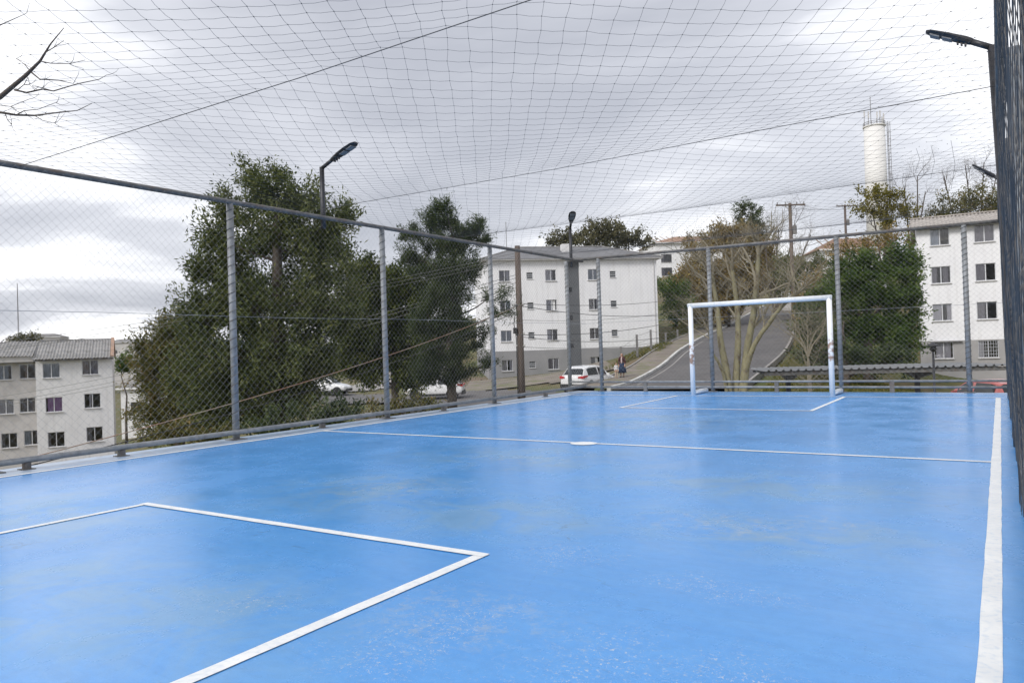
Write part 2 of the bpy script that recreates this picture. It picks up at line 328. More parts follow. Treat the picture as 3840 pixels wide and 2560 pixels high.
    # fine grit, hairline cracks, grime gathered along the fence edges
    col = mx_(rng_(noise(160, 3, 0.7), 0.52, 0.72, 0, 0.35), col, (0.04, 0.17, 0.42))
    vo = N(n, 'ShaderNodeTexVoronoi', feature='DISTANCE_TO_EDGE'); vo.inputs['Scale'].default_value = 0.42
    wv = N(n, 'ShaderNodeVectorMath', operation='ADD'); l.new(O, wv.inputs[0]); nv = N(n, 'ShaderNodeTexNoise'); nv.inputs['Scale'].default_value = 2.5; nv.inputs['Detail'].default_value = 6; l.new(O, nv.inputs['Vector']); l.new(nv.outputs['Color'], wv.inputs[1]); l.new(wv.outputs[0], vo.inputs['Vector'])
    crk = mul(rng_(vo.outputs['Distance'], 0.0, 0.0035, 1, 0), rng_(noise(0.6, 3), 0.50, 0.60, 0, 0.55))
    col = mx_(crk, col, (0.05, 0.13, 0.24))
    sp = N(n, 'ShaderNodeSeparateXYZ'); l.new(O, sp.inputs[0])
    edge = mxm(rng_(sp.outputs['X'], -8.55, -9.3), rng_(sp.outputs['Y'], 17.0, 17.95), rng_(sp.outputs['X'], -0.05, 0.2))
    col = mx_(mul(edge, rng_(noise(2.6, 7, 0.7), 0.35, 0.7, 0, 0.55)), col, (0.20, 0.25, 0.28))
    l.new(col, b.inputs['Base Color'])
    l.new(rng_(noise(1.3, 6, 0.65), 0.3, 0.75, 0.17, 0.36), b.inputs['Roughness'])
    bp = N(n, 'ShaderNodeBump'); bp.inputs['Strength'].default_value = 0.05; bp.inputs['Distance'].default_value = 0.01
    l.new(noise(9, 5, 0.6), bp.inputs['Height']); l.new(bp.outputs[0], b.inputs['Normal'])
    b.inputs['Specular IOR Level'].default_value = 0.55
    return m
M['court'] = court_material()
M['line'] = mottled('white_line_paint', (0.85, 0.86, 0.85), (0.74, 0.76, 0.77), 5, 0.5, 0, 0.05, c3=(0.42, 0.54, 0.68), s3=30, f3=0.38)
def goal_material():
    m, n, l, b = principled('white_goal_paint', (0.8, 0.8, 0.8), 0.65)
    t = N(n, 'ShaderNodeTexCoord'); sp = N(n, 'ShaderNodeSeparateXYZ'); l.new(t.outputs['Object'], sp.inputs[0])
    a = N(n, 'ShaderNodeTexNoise'); a.inputs['Scale'].default_value = 9; a.inputs['Detail'].default_value = 6; a.inputs['Roughness'].default_value = 0.7; l.new(t.outputs['Object'], a.inputs['Vector'])
    g = N(n, 'ShaderNodeMath', operation='SUBTRACT'); l.new(sp.outputs['Z'], g.inputs[0]); g.inputs[1].default_value = 0.95
    g2 = N(n, 'ShaderNodeMath', operation='ABSOLUTE'); l.new(g.outputs[0], g2.inputs[0])
    r = N(n, 'ShaderNodeMapRange'); r.inputs[1].default_value = 0.15; r.inputs[2].default_value = 0.62; r.inputs[3].default_value = 0.09; r.inputs[4].default_value = -0.2; l.new(g2.outputs[0], r.inputs[0])
    s = N(n, 'ShaderNodeMath', operation='ADD'); l.new(a.outputs['Fac'], s.inputs[0]); l.new(r.outputs[0], s.inputs[1])
    r2 = N(n, 'ShaderNodeMapRange'); r2.inputs[1].default_value = 0.52; r2.inputs[2].default_value = 0.62; l.new(s.outputs[0], r2.inputs[0])
    q = N(n, 'ShaderNodeMixRGB'); q.inputs[1].default_value = (0.84, 0.85, 0.85, 1); q.inputs[2].default_value = (0.36, 0.24, 0.18, 1); l.new(r2.outputs[0], q.inputs[0])
    l.new(q.outputs[0], b.inputs['Base Color']); return m
M['goalwhite'] = goal_material()
def ground_material():
    m, n, l, b = principled('ground_cover', (0.1, 0.1, 0.04), 0.95)
    t = N(n, 'ShaderNodeTexCoord')
    def nz_(s, d=6):
        a = N(n, 'ShaderNodeTexNoise'); a.inputs['Scale'].default_value = s; a.inputs['Detail'].default_value = d; l.new(t.outputs['Object'], a.inputs['Vector']); return a.outputs['Fac']
    def mxr(src, lo, hi, a, c):
        r = N(n, 'ShaderNodeMapRange'); r.inputs[1].default_value = lo; r.inputs[2].default_value = hi; l.new(src, r.inputs[0])
        q = N(n, 'ShaderNodeMixRGB'); l.new(r.outputs[0], q.inputs[0])
        for i, s in ((1, a), (2, c)):
            if isinstance(s, tuple): q.inputs[i].default_value = (*s, 1)
            else: l.new(s, q.inputs[i])
        return q.outputs[0]
    c = mxr(nz_(0.25), 0.4, 0.62, (0.085, 0.098, 0.026), (0.15, 0.12, 0.055))
    c = mxr(nz_(2.2), 0.5, 0.7, c, (0.065, 0.07, 0.025))
    c = mxr(nz_(0.1, 3), 0.55, 0.7, c, (0.17, 0.125, 0.085))
    l.new(c, b.inputs['Base Color'])
    bp = N(n, 'ShaderNodeBump'); bp.inputs['Strength'].default_value = 0.6; bp.inputs['Distance'].default_value = 0.1; l.new(nz_(4), bp.inputs['Height']); l.new(bp.outputs[0], b.inputs['Normal'])
    return m
M['ground'] = ground_material()

# ------------------------------------------------------------------ terrain
KL = [(2290, 1462, 38), (2380, 1435, 44), (2483, 1377, 52), (2559, 1314, 60), (2657, 1258, 72), (2730, 1225, 82), (2867, 1149, 105)]
KR = [(2770, 1458, 41), (2806, 1430, 44), (2936, 1319, 55), (2975, 1240, 68), (2990, 1190, 82), (3010, 1140, 105)]
KLw = [at(*p) for p in KL]; KRw = [at(*p) for p in KR]
def resample(P, ds=1.5):
    P = [Vector(p) for p in P]; out = []
    # Catmull-Rom
    for i in range(len(P) - 1):
        p0, p1, p2, p3 = P[max(i - 1, 0)], P[i], P[i + 1], P[min(i + 2, len(P) - 1)]
        k = max(2, int((p2 - p1).length / ds))
        for j in range(k):
            t = j / k
            out.append(0.5 * ((2 * p1) + (p2 - p0) * t + (2 * p0 - 5 * p1 + 4 * p2 - p3) * t * t + (3 * p1 - p0 - 3 * p2 + p3) * t ** 3))
    out.append(P[-1]); return out
KLr = resample(KLw); KRr = resample(KRw)
CP = [(p.x, p.y, p.z - 0.05) for p in KLw[1:]] + [(p.x, p.y, p.z - 0.05) for p in KRw[1:]]
CP += [(-25, 60, -2.5), (-14, 61, -2.35), (-7, 50, -2.1), (-3, 32, -2.1), (-8, 22, -3.0), (-12, 14, -4.2), (-10, 8, -4.2), (-20, 28, -5), (-33, 60, -8.2),
       (-28, 40, -7), (-60, 60, -9.5), (-60, 100, -10), (-20, 90, -3), (-45, 130, -9), (4, 45, -1.80), (1, 40, -1.9), (5.8, 48, -1.72), (-4, 68, -1.5), (2, 66, -1.3), (9, 68, -0.5), (14, 71, 0.5), (10.5, 58, 0.35), (12.5, 63, 1.2),
       (15, 76, 2.4), (9, 27, -2.3), (20, 27, -2.3), (14, 33, -2.2), (26, 33, -2.3), (20, 39, -1.9), (24, 50, -1.8), (32, 52, -1.8), (15, 41, -1.3), (16, 46, -0.4), (20, 55, 1.4), (23, 63, 2.6),
       (28, 75, 6), (40, 75, 6), (22, 100, 6.5), (28, 150, 14), (40, 150, 16), (75, 150, 18), (30, 210, 20), (5, 95, 5), (0, 150, 8), (-30, 150, -3), (-80, 200, -9),
       (60, 100, 9), (60, 60, 2), (100, 200, 20), (0, -20, -2), (20, 0, -2.2), (18, 12, -2.3), (-20, 0, -5), (-40, 10, -7), (45, 20, -2), (40, -20, -2), (-40, -30, -6),
       (5, 24, -2.2), (0, 25, -2.2), (-150, 150, -11), (-150, 40, -11), (160, 80, 10), (-120, 260, -11), (150, 260, 18), (20, 280, 18)]
cp = np.array(CP, float); nC = len(cp)
def tps(r): return np.where(r > 0, r * r * np.log(np.maximum(r, 1e-9)), 0.0)
A = np.zeros((nC + 3, nC + 3)); S = 50.0
xy = cp[:, :2] / S
A[:nC, :nC] = tps(np.linalg.norm(xy[:, None] - xy[None], axis=2)) + 0.0008 * np.eye(nC)
A[:nC, nC:] = np.c_[np.ones(nC), xy]; A[nC:, :nC] = A[:nC, nC:].T
wts = np.linalg.solve(A, np.r_[cp[:, 2], 0, 0, 0])
def gz(x, y):
    x = np.atleast_1d(np.asarray(x, float)); y = np.atleast_1d(np.asarray(y, float))
    xc = np.clip(x, -150, 160); yc = np.clip(y, -40, 270)
    q = np.c_[xc, yc] / S
    z = tps(np.linalg.norm(q[:, None] - xy[None], axis=2)) @ wts[:nC] + np.c_[np.ones(len(q)), q] @ wts[nC:]
    far = np.hypot(x - xc, y - yc); k = np.clip(far / 400, 0, 1)
    return np.clip(z, -14, 26) * (1 - k) + (-12) * k
def gz1(x, y): return float(gz(x, y)[0])
def spaced(a, b, step, far):
    c = list(np.arange(a, b + 0.01, step)); s = step; l = a; h = b
    while l > -far: s *= 1.35; l -= s; c.insert(0, l)
    s = step
    while h < far: s *= 1.35; h += s; c.append(h)
    return np.array(c)
gx = spaced(-45, 50, 1.25, 4000); gy = spaced(-20, 115, 1.25, 4000)
GX, GY = np.meshgrid(gx, gy)
GZ = gz(GX.ravel(), GY.ravel()).reshape(GX.shape)
def inpoly(px, py, poly):
    ins = np.zeros(px.shape, bool); j = len(poly) - 1
    for i in range(len(poly)):
        xi, yi = poly[i]; xj, yj = poly[j]
        c = ((yi > py) != (yj > py)) & (px < (xj - xi) * (py - yi) / (yj - yi + 1e-12) + xi); ins ^= c; j = i
    return ins
cs, sn = math.cos(YAW), math.sin(YAW)
UU = GX * cs - GY * sn; VV = GX * sn + GY * cs
GZ = np.where((UU > -10.2) & (UU < 1.5) & (VV > -4) & (VV < 18.8), np.minimum(GZ, -1.6), GZ)
def strip(PL, PR, lift=0.0, n=24):
    """surface between two polylines"""
    def lens(P):
        s = [0]
        for a, b in zip(P, P[1:]): s.append(s[-1] + (b - a).length)
        return np.array(s) / s[-1]
    sl, sr = lens(PL), lens(PR); al = np.array([list(p) for p in PL]); ar = np.array([list(p) for p in PR]); m_ = MB(); rows = 60
    for i in range(rows + 1):
        t = i / rows
        a = np.array([np.interp(t, sl, al[:, k]) for k in range(3)]); c = np.array([np.interp(t, sr, ar[:, k]) for k in range(3)])
        for j in range(n + 1):
            q = a + (c - a) * j / n; m_.v.append((q[0], q[1], q[2] + lift))
    w = n + 1
    m_.f = [(i * w + j, i * w + j + 1, (i + 1) * w + j + 1, (i + 1) * w + j) for i in range(rows) for j in range(n)]
    return m_
road_poly = [(p.x, p.y) for p in KLr] + [(p.x, p.y) for p in reversed(KRr)]
RV = np.array(strip(KLr, KRr, 0.0, 12).v); near = (GX > 4) & (GX < 50) & (GY > 34) & (GY < 112)
d2 = ((GX[near][:, None] - RV[None, :, 0]) ** 2 + (GY[near][:, None] - RV[None, :, 1]) ** 2); ix = d2.argmin(1); dm = np.sqrt(d2.min(1))
gn = GZ[near]; rz_ = RV[ix, 2]
GZ[near] = np.where(dm < 1.3, np.minimum(gn, rz_ - 0.35), np.where(dm < 4.0, np.minimum(gn, rz_ - 0.35 + (dm - 1.3) * 0.45), gn))
GZ += 0.06 * np.sin(GX * 1.7 + np.sin(GY * 0.9)) * np.sin(GY * 1.3)
vs = np.c_[GX.ravel(), GY.ravel(), GZ.ravel()]; nx = len(gx)
I, J = np.meshgrid(np.arange(len(gy) - 1), np.arange(nx - 1), indexing='ij'); b0 = (I * nx + J).ravel()
me = bpy.data.meshes.new('ground'); me.from_pydata(vs.tolist(), [], np.c_[b0, b0 + 1, b0 + nx + 1, b0 + nx].tolist())
me.polygons.foreach_set('use_smooth', [True] * len(me.polygons))
tag(link('ground', me, M['ground']), kind='structure')

tag(strip(KLr, KRr, 0.03, 6).build('road', M['asphalt'], smooth=True), kind='structure')
def offs(P, d, dz=0):
    out = []
    for i, p in enumerate(P):
        t = (P[min(i + 1, len(P) - 1)] - P[max(i - 1, 0)]); nrm = Vector((-t.y, t.x, 0)).normalized(); out.append(p + nrm * d + Vector((0, 0, dz)))
    return out
def ribbon_box(P, w, h, base=-0.3):
    m_ = MB(); L = offs(P, w / 2); R = offs(P, -w / 2)
    for a, b in zip(L, R):
        m_.v += [(a.x, a.y, a.z + base), (a.x, a.y, a.z + h), (b.x, b.y, b.z + h), (b.x, b.y, b.z + base)]
    n = len(P); m_.f = [(i * 4 + k, i * 4 + k + 1, (i + 1) * 4 + k + 1, (i + 1) * 4 + k) for i in range(n - 1) for k in range(3)] + [(3, 2, 1, 0), (4 * n - 4, 4 * n - 3, 4 * n - 2, 4 * n - 1)]
    return m_
tag(ribbon_box(offs(KLr, 0.1), 0.2, 0.18).build('kerb', M['kerbwhite']), kind='structure')
tag(ribbon_box(offs(KRr, -0.08), 0.16, 0.10).build('kerb', M['concrete']), kind='structure')
gut = [p + Vector((0, 0, 0)) for p in offs(KLr, -0.55)]
tag(ribbon_box(gut[3:], 0.10, 0.045, 0.0).build('gutter_line', M['concrete']), kind='structure')
fl = offs(KLr, 0.22, 0.10); fr_ = offs(KLr, 2.1, 0.14)
tag(strip(fr_, fl, 0.0, 5).build('footpath', M['path'], smooth=True), kind='structure')
tag(ribbon_box(offs(KLr, 2.16, 0.1), 0.12, 0.12).build('kerb', M['concrete']), kind='structure')
# street on the left, behind the trees, and the parking floor
def flat_sheet(name, poly, zoff, m, kind='structure', step=1.5):
    xs = [p[0] for p in poly]; ys = [p[1] for p in poly]
    X, Y = np.meshgrid(np.arange(min(xs), max(xs) + step, step), np.arange(min(ys), max(ys) + step, step))
    ins = inpoly(X, Y, poly); idx = -np.ones(X.shape, int); idx[ins] = np.arange(ins.sum())
    Z = gz(X[ins], Y[ins]) + zoff
    v = np.c_[X[ins], Y[ins], Z].tolist(); f = []
    for i in range(X.shape[0] - 1):
        for j in range(X.shape[1] - 1):
            q = (idx[i, j], idx[i, j + 1], idx[i + 1, j + 1], idx[i + 1, j])
            if min(q) >= 0: f.append(q)
    mm = MB(); mm.v = v; mm.f = f
    return tag(mm.build(name, m, smooth=True), kind=kind)
flat_sheet('street', [(-34, 56), (-34, 64), (-14, 64), (-3, 56), (7, 47), (6.2, 40), (2, 36), (-6, 46), (-16, 55)], 0.12, M['asphalt'], step=0.8)
flat_sheet('pavement', [(-7, 55), (-4, 66), (7.5, 66), (7.5, 55), (6.5, 51.5), (2, 54)], 0.10, M['path'], step=0.8)
flat_sheet('pavement', [(-30, 64.5), (-30, 92), (-6, 92), (-6, 66.5), (-14, 65)], 0.10, M['concrete'], step=1.0)
flat_sheet('parking_floor', [(8, 25), (34, 25), (34, 37), (12, 37)], 0.12, M['concrete'], step=0.8)
# far hills and far ridge
def ridge(name, pts, d, depth, m, base=-14):
    mm = MB(); P = [at(x, y, d) for x, y in pts]
    for p in P:
        mm.v += [(p.x, p.y, base), (p.x, p.y + depth * 0.35, p.z * 0.5 + base * 0.5), (p.x, p.y + depth * 0.7, p.z), (p.x, p.y + depth * 1.6, base)]
    mm.f = [(i * 4 + k, (i + 1) * 4 + k, (i + 1) * 4 + k + 1, i * 4 + k + 1) for i in range(len(P) - 1) for k in range(3)]
    return tag(mm.build(name, m, smooth=True), kind='structure')
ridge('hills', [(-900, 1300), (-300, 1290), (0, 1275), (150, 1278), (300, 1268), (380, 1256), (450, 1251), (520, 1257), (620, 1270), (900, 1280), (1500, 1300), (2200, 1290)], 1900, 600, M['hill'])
ridge('hills', [(-700, 1340), (-200, 1312), (0, 1300), (200, 1305), (420, 1300), (700, 1300), (1100, 1310), (1900, 1300)], 420, 120, mottled('mid_forest', (0.05, 0.065, 0.035), (0.08, 0.09, 0.055), 0.05, 0.95), -14)

# ------------------------------------------------------------------ court and its markings (court coordinates)
CR = -YAW
court = empty('court', (0, 0, 0), CR)
court = MB().prism([(-9.62, -3.0), (0.30, -3.0), (0.30, 18.02), (-9.62, 18.02)], -0.35, 0.0).build('court', M['court'], None, (0, 0, 0), CR)
tag(court, kind='structure')
ew = MB()
ew.box((-9.58, 7.5, -2.4), (0.10, 21, 4.1)); ew.box((-4.65, 17.98, -2.4), (9.9, 0.10, 4.1)); ew.box((0.26, 7.5, -2.4), (0.10, 21, 4.1))
ew.build('retaining_wall', M['concrete'], court)
MB().prism([(-9.62, -3.0), (-9.06, -3.0), (-9.06, 18.0), (-9.62, 18.0)], 0.001, 0.004).build('edge_strip', mottled('sky_pale_edge', (0.42, 0.50, 0.60), (0.30, 0.42, 0.60), 3, 0.35, c3=(0.30, 0.30, 0.31), s3=6, f3=0.6), court)  # concrete edge strip, sky reflection mixed into its pale blue colour
def line(name, a, b, w, z=0.003):
    a, b = Vector(a), Vector(b); t = (b - a).normalized(); n_ = Vector((-t.y, t.x))
    k = max(2, int((b - a).length / 0.16)); mm = MB()
    for i in range(k + 1):
        p = a + (b - a) * i / k; j1 = random.uniform(-.0022, .0022); j2 = random.uniform(-.0022, .0022)
        q1 = p + n_ * (w / 2 + j1); q2 = p - n_ * (w / 2 + j2)
        mm.v += [(q1.x, q1.y, z), (q2.x, q2.y, z)]
    mm.f = [(2 * i, 2 * i + 1, 2 * i + 3, 2 * i + 2) for i in range(k)]
    return mm.build(name, M['line'], court)
line('sideline', (-0.07, -1), (-0.07, 16.53), 0.078)
line('sideline', (-9.0, -1), (-9.0, 16.5), 0.085)
line('goal_line', (-9.0, 16.47), (-0.02, 16.58), 0.07, 0.0045)
line('halfway_line', (-8.97, 8.27), (-0.11, 8.30), 0.068, 0.0045)
line('penalty_area_line', (-6.18, 13.19), (-2.66, 13.22), 0.07, 0.006)
line('penalty_area_line', (-6.15, 13.2), (-6.24, 16.44), 0.06, 0.0045)
line('penalty_area_line', (-2.69, 13.2), (-2.70, 16.47), 0.07, 0.0045)
line('penalty_area_line', (-6.06, 3.58), (-2.545, 3.57), 0.072, 0.006)
line('penalty_area_line', (-6.02, 3.6), (-6.02, 0), 0.06, 0.0045)
line('penalty_area_line', (-2.58, 3.59), (-2.58, 0), 0.075, 0.0045)
line('goal_line', (-9.0, 0), (-0.02, 0), 0.05, 0.0045)
mm = MB(); k = 28; mm.v = [(-4.35 + 0.17 * math.cos(2 * math.pi * i / k), 8.24 + 0.15 * math.sin(2 * math.pi * i / k), 0.006) for i in range(k)]; mm.f = [tuple(range(k))]
mm.build('centre_spot', M['line'], court)

# ------------------------------------------------------------------ goal
g = tag(empty('football_goal', ct(-4.48, 16.80), CR), 'white pipe futsal goal with rust patches and no net', 'goal')
def rounded(pts, r=0.055, n=14): return MB().tube(pts, r, n)
rounded([(-1.5, 0, 0), (-1.5, 0, 2.085)]).build('post', M['goalwhite'], g, smooth=True)
rounded([(1.5, 0, 0), (1.5, 0, 2.085)]).build('post', M['goalwhite'], g, smooth=True)
rounded([(-1.552, 0, 2.055), (1.552, 0, 2.055)], 0.056).build('crossbar', M['line'], g, smooth=True)
for s in (-1.5, 1.5): rounded([(s, 0.02, 0.056), (s + 0.02, 0.86, 0.056)], 0.055).build('ground_bar', M['line'], g, smooth=True)
for s in (-1.5, 1.5): MB().box((s, -0.0, 2.085), (0.12, 0.116, 0.012)).build('corner_plate', M['line'], g)

# ------------------------------------------------------------------ fences (court coordinates)
FZ = 3.46
def wire_mesh(name, parent, L, z0, z1, tr, r=0.0011, cell=0.076, m='wire'):
    """diamond mesh in a plane: s along, z up; tr(s, z) -> point"""
    mm = MB(); H = z1 - z0; dg = cell * math.sqrt(2); k0 = -int(H / dg) - 1
    for sgn in (1, -1):
        for i in range(k0, int(L / dg) + int(H / dg) + 2):
            a = i * dg; b = a + sgn * H
            t0, t1 = 0.0, 1.0
            if b != a:
                ta, tb = (0 - a) / (b - a), (L - a) / (b - a)
                t0 = max(t0, min(ta, tb)); t1 = min(t1, max(ta, tb))
            if t1 - t0 < 0.01: continue
            n_ = max(2, int((t1 - t0) * 9)); pts = []
            for j in range(n_ + 1):
                t = t0 + (t1 - t0) * j / n_; s = a + (b - a) * t; z = z0 + H * t
                w = 0.012 * math.sin(s * 1.9 + z * 2.3) + 0.006 * math.sin(s * 7 + i)
                p = tr(s, z); pts.append(Vector((p[0], p[1], p[2] + w * 0.8)) + Vector((w * 0.5, w * 0.5, 0)))
            mm.tube(pts, r, 3, False)
    o = mm.build(name, M[m], parent); o['kind'] = 'stuff'; return o
def lacing(p0, p1, R, pitch=0.13):
    """tie wire wound round a post from p0 up to p1"""
    p0, p1 = Vector(p0), Vector(p1); n_ = int((p1 - p0).length / pitch) * 8; pts = []
    for i in range(n_ + 1):
        t = i / n_; a = i * math.pi / 4; p = p0.lerp(p1, t); pts.append(p + Vector((math.cos(a) * R, math.sin(a) * R, 0)))
    return MB().tube(pts, 0.0065, 3, False)
# left fence: u = -9.35
f1 = tag(empty('court_fence', ct(-9.36, 18.0), CR), 'tall grey wire mesh fence along court edge before the big leafy tree', 'fence')
L1 = 21.0
def left_u(v): return 0.0
for v in (-14.2, -11.02, -7.8, -4.35):
    MB().tube([(-0.02, v, -0.25), (-0.02, v, FZ)], 0.05, 12).build('post', M['galv'], f1, smooth=True)
    MB().box((-0.02, v, 0.008), (0.22, 0.22, 0.016)).build('base_plate', M['rail'], f1)
    lacing((-0.02, v, 0.15), (-0.02, v, FZ - 0.1), 0.054, 0.13).build('tie_wire', M['rail'], f1)
MB().tube([(0.0, -L1, FZ + 0.0), (0.0, -10, FZ + 0.01), (0, 0, FZ + 0.02)], 0.036, 10).build('top_rail', M['rail'], f1, smooth=True)
MB().tube([(0.03, -L1, 0.10), (0.02, -10, 0.115), (0.0, 0, 0.13)], 0.036, 10).build('bottom_rail', M['galv'], f1, smooth=True)
for v in (-13.85, -12.75, -9.4, -6.2, -2.2, -15.6, -16.9):
    bm_ = MB(); bm_.box((0.02, v, 0.03), (0.09, 0.06, 0.10)); bm_.box((0.02, v, 0.006), (0.16, 0.13, 0.012)); bm_.build('bracket', M['rail'], f1)
MB().tube([(0.03, -L1 + i, 1.80 + .01 * math.sin(i)) for i in range(22)], 0.003, 4).build('tension_wire', M['wire'], f1)
wire_mesh('wire_mesh', f1, L1, 0.12, FZ, lambda s, z: (0.045, s - L1, z))
# far fence: v = 17.95
f2 = tag(empty('court_fence', ct(-9.83, 17.95), CR), 'grey wire mesh fence with two low rails behind the goal', 'fence')
L2 = 9.98
for u in (0.0, 0.96, 3.94, 6.84, 9.27):
    MB().tube([(u, 0, -0.25), (u, 0, FZ + 0.06 - 0.010 * u)], 0.05, 12).build('post', M['galv'], f2, smooth=True)
    MB().box((u, 0, 0.008), (0.20, 0.13, 0.016)).build('base_plate', M['rail'], f2)
    lacing((u, 0, 0.3), (u, 0, FZ - 0.05), 0.056, 0.11).build('tie_wire', M['rail'], f2)
MB().tube([(0, 0, FZ + 0.07), (4, 0, FZ + 0.03), (L2, 0, FZ - 0.02)], 0.036, 10).build('top_rail', M['rail'], f2, smooth=True)
MB().tube([(0, -0.02, 0.245), (L2, -0.02, 0.245)], 0.026, 10).build('low_rail', M['galv'], f2, smooth=True)
MB().tube([(0, -0.02, 0.115), (L2, -0.02, 0.115)], 0.026, 10).build('low_rail', M['galv'], f2, smooth=True)
for u in (2.2, 5.45, 7.85):
    MB().box((u, -0.02, 0.12), (0.09, 0.05, 0.27)).build('bracket', M['rail'], f2)
MB().tube([(0, -0.05, 1.80), (L2, -0.05, 1.80)], 0.003, 4).build('tension_wire', M['wire'], f2)
wire_mesh('wire_mesh', f2, L2, 0.24, FZ + 0.02, lambda s, z: (s, -0.06, z))
# right fence, beside the camera: leans slightly inwards
f3 = tag(empty('court_fence', ct(0.16, 18.0), CR), 'grey wire mesh fence seen edge on beside the wide white sideline', 'fence')
L3 = 17.4
def rx(z): return -0.07 - 0.04 * z / FZ
for v in (-0.6, -4.2, -7.5, -10.8, -14.0):
    MB().tube([(0.02, v, -0.25), (0.0, v, FZ)], 0.05, 12).build('post', M['galv'], f3, smooth=True)
MB().tube([(-0.09, -L3, FZ), (-0.10, 0, FZ)], 0.034, 10).build('top_rail', M['rail'], f3, smooth=True)
MB().tube([(-0.03, -L3, 0.11), (-0.03, 0, 0.11)], 0.036, 10).build('bottom_rail', M['galv'], f3, smooth=True)
wire_mesh('wire_mesh', f3, L3, 0.03, FZ, lambda s, z: (rx(z) + 0.008 * math.sin(s * 3.1 + z), s - L3, z), r=0.0021, m='wiredark')

# ------------------------------------------------------------------ overhead net on transverse cables
net = tag(empty('overhead_net', ct(-4.65, 8.0, FZ), CR), 'dark square-mesh protective net sagging over the whole court', 'net')
CABV = [-3.8, 0.15, 4.15, 8.2, 12.05, 16.0, 18.0]
def netz(u, v):
    i = 0
    while i < len(CABV) - 2 and v > CABV[i + 1]: i += 1
    t = min(max((v - CABV[i]) / (CABV[i + 1] - CABV[i]), 0), 1)
    e = min(max(min(u + 9.36, 0.05 - u) / 2.6, 0), 1); e = e * (2 - e)
    w = min(1.0, (CABV[i + 1] - CABV[i]) / 3.9)
    return -0.17 * w * e * 4 * t * (1 - t) + 0.010 * math.sin(u * 1.3 + v * 0.9) - 0.012
U0, U1, V0, V1 = -9.36, 0.05, -2.6, 17.98
NS = 0.165; na = RAD(35)
da = Vector((-math.sin(na), math.cos(na))); db = Vector((math.cos(na), math.sin(na)))
mm = MB(); nodes = {}
def inside(p): return U0 <= p.x <= U1 and V0 <= p.y <= V1
def n3(p): return Vector((p.x + 4.65, p.y - 8.0, netz(p.x, p.y)))
def clip(p, q):
    lo, hi = 0.0, 1.0
    for _ in range(14):
        m_ = (lo + hi) / 2
        if inside(p.lerp(q, m_)): lo = m_
        else: hi = m_
    return p.lerp(q, lo)
cen = Vector((-4.65, 7.7)); NN = 90
hole = Vector((-0.55, 9.9))
for i in range(-NN, NN + 1):
    for j in range(-NN, NN + 1):
        p = cen + da * (i * NS) + db * (j * NS)
        if (p - cen).length < 13: nodes[i, j] = p + Vector((random.gauss(0, .005), random.gauss(0, .005)))
kn = []
for (i, j), p in nodes.items():
    ip = inside(p)
    if ip: kn.append(p)
    for d in ((1, 0), (0, 1)):
        q = nodes.get((i + d[0], j + d[1]))
        if q is None: continue
        iq = inside(q)
        if not ip and not iq: continue
        a, b = (p, q) if ip else (q, p)
        if not (ip and iq): b = clip(a, b)
        m_ = (a + b) / 2
        if (m_ - hole).length < 0.36 and random.random() < 0.75: continue
        A3, B3 = n3(a), n3(b); mid = (A3 + B3) / 2 - Vector((0, 0, 0.006))
        mm.tube([A3, mid, B3], 0.0012, 3, False)
for p in kn:
    c = n3(p); r = 0.005
    mm.add([c + Vector(d) * r for d in ((1, 0, 0), (-1, 0, 0), (0, 1, 0), (0, -1, 0), (0, 0, 1), (0, 0, -1))], [(0, 2, 4), (2, 1, 4), (1, 3, 4), (3, 0, 4), (2, 0, 5), (1, 2, 5), (3, 1, 5), (0, 3, 5)])
o = mm.build('net_mesh', M['thread'], net); o['kind'] = 'stuff'
for du, dz in ((-0.45, 0.38), (-0.25, 0.55), (-0.6, 0.25)):
    p = n3(Vector((hole.x + du + 0.4, hole.y)))
    MB().tube([p, p + Vector((0.03, 0.02, -dz * 0.5)), p + Vector((-0.02, 0.05, -dz))], 0.0019, 3).build('loose_thread', M['thread'], net)
for v in CABV[1:6]:
    MB().tube([(U0 + 4.65, v - 8, 0.0), (0.0, v - 8, -0.035), (U1 + 4.65, v - 8, 0.0)], 0.0036, 6).build('support_cable', M['cable'], net, smooth=True)

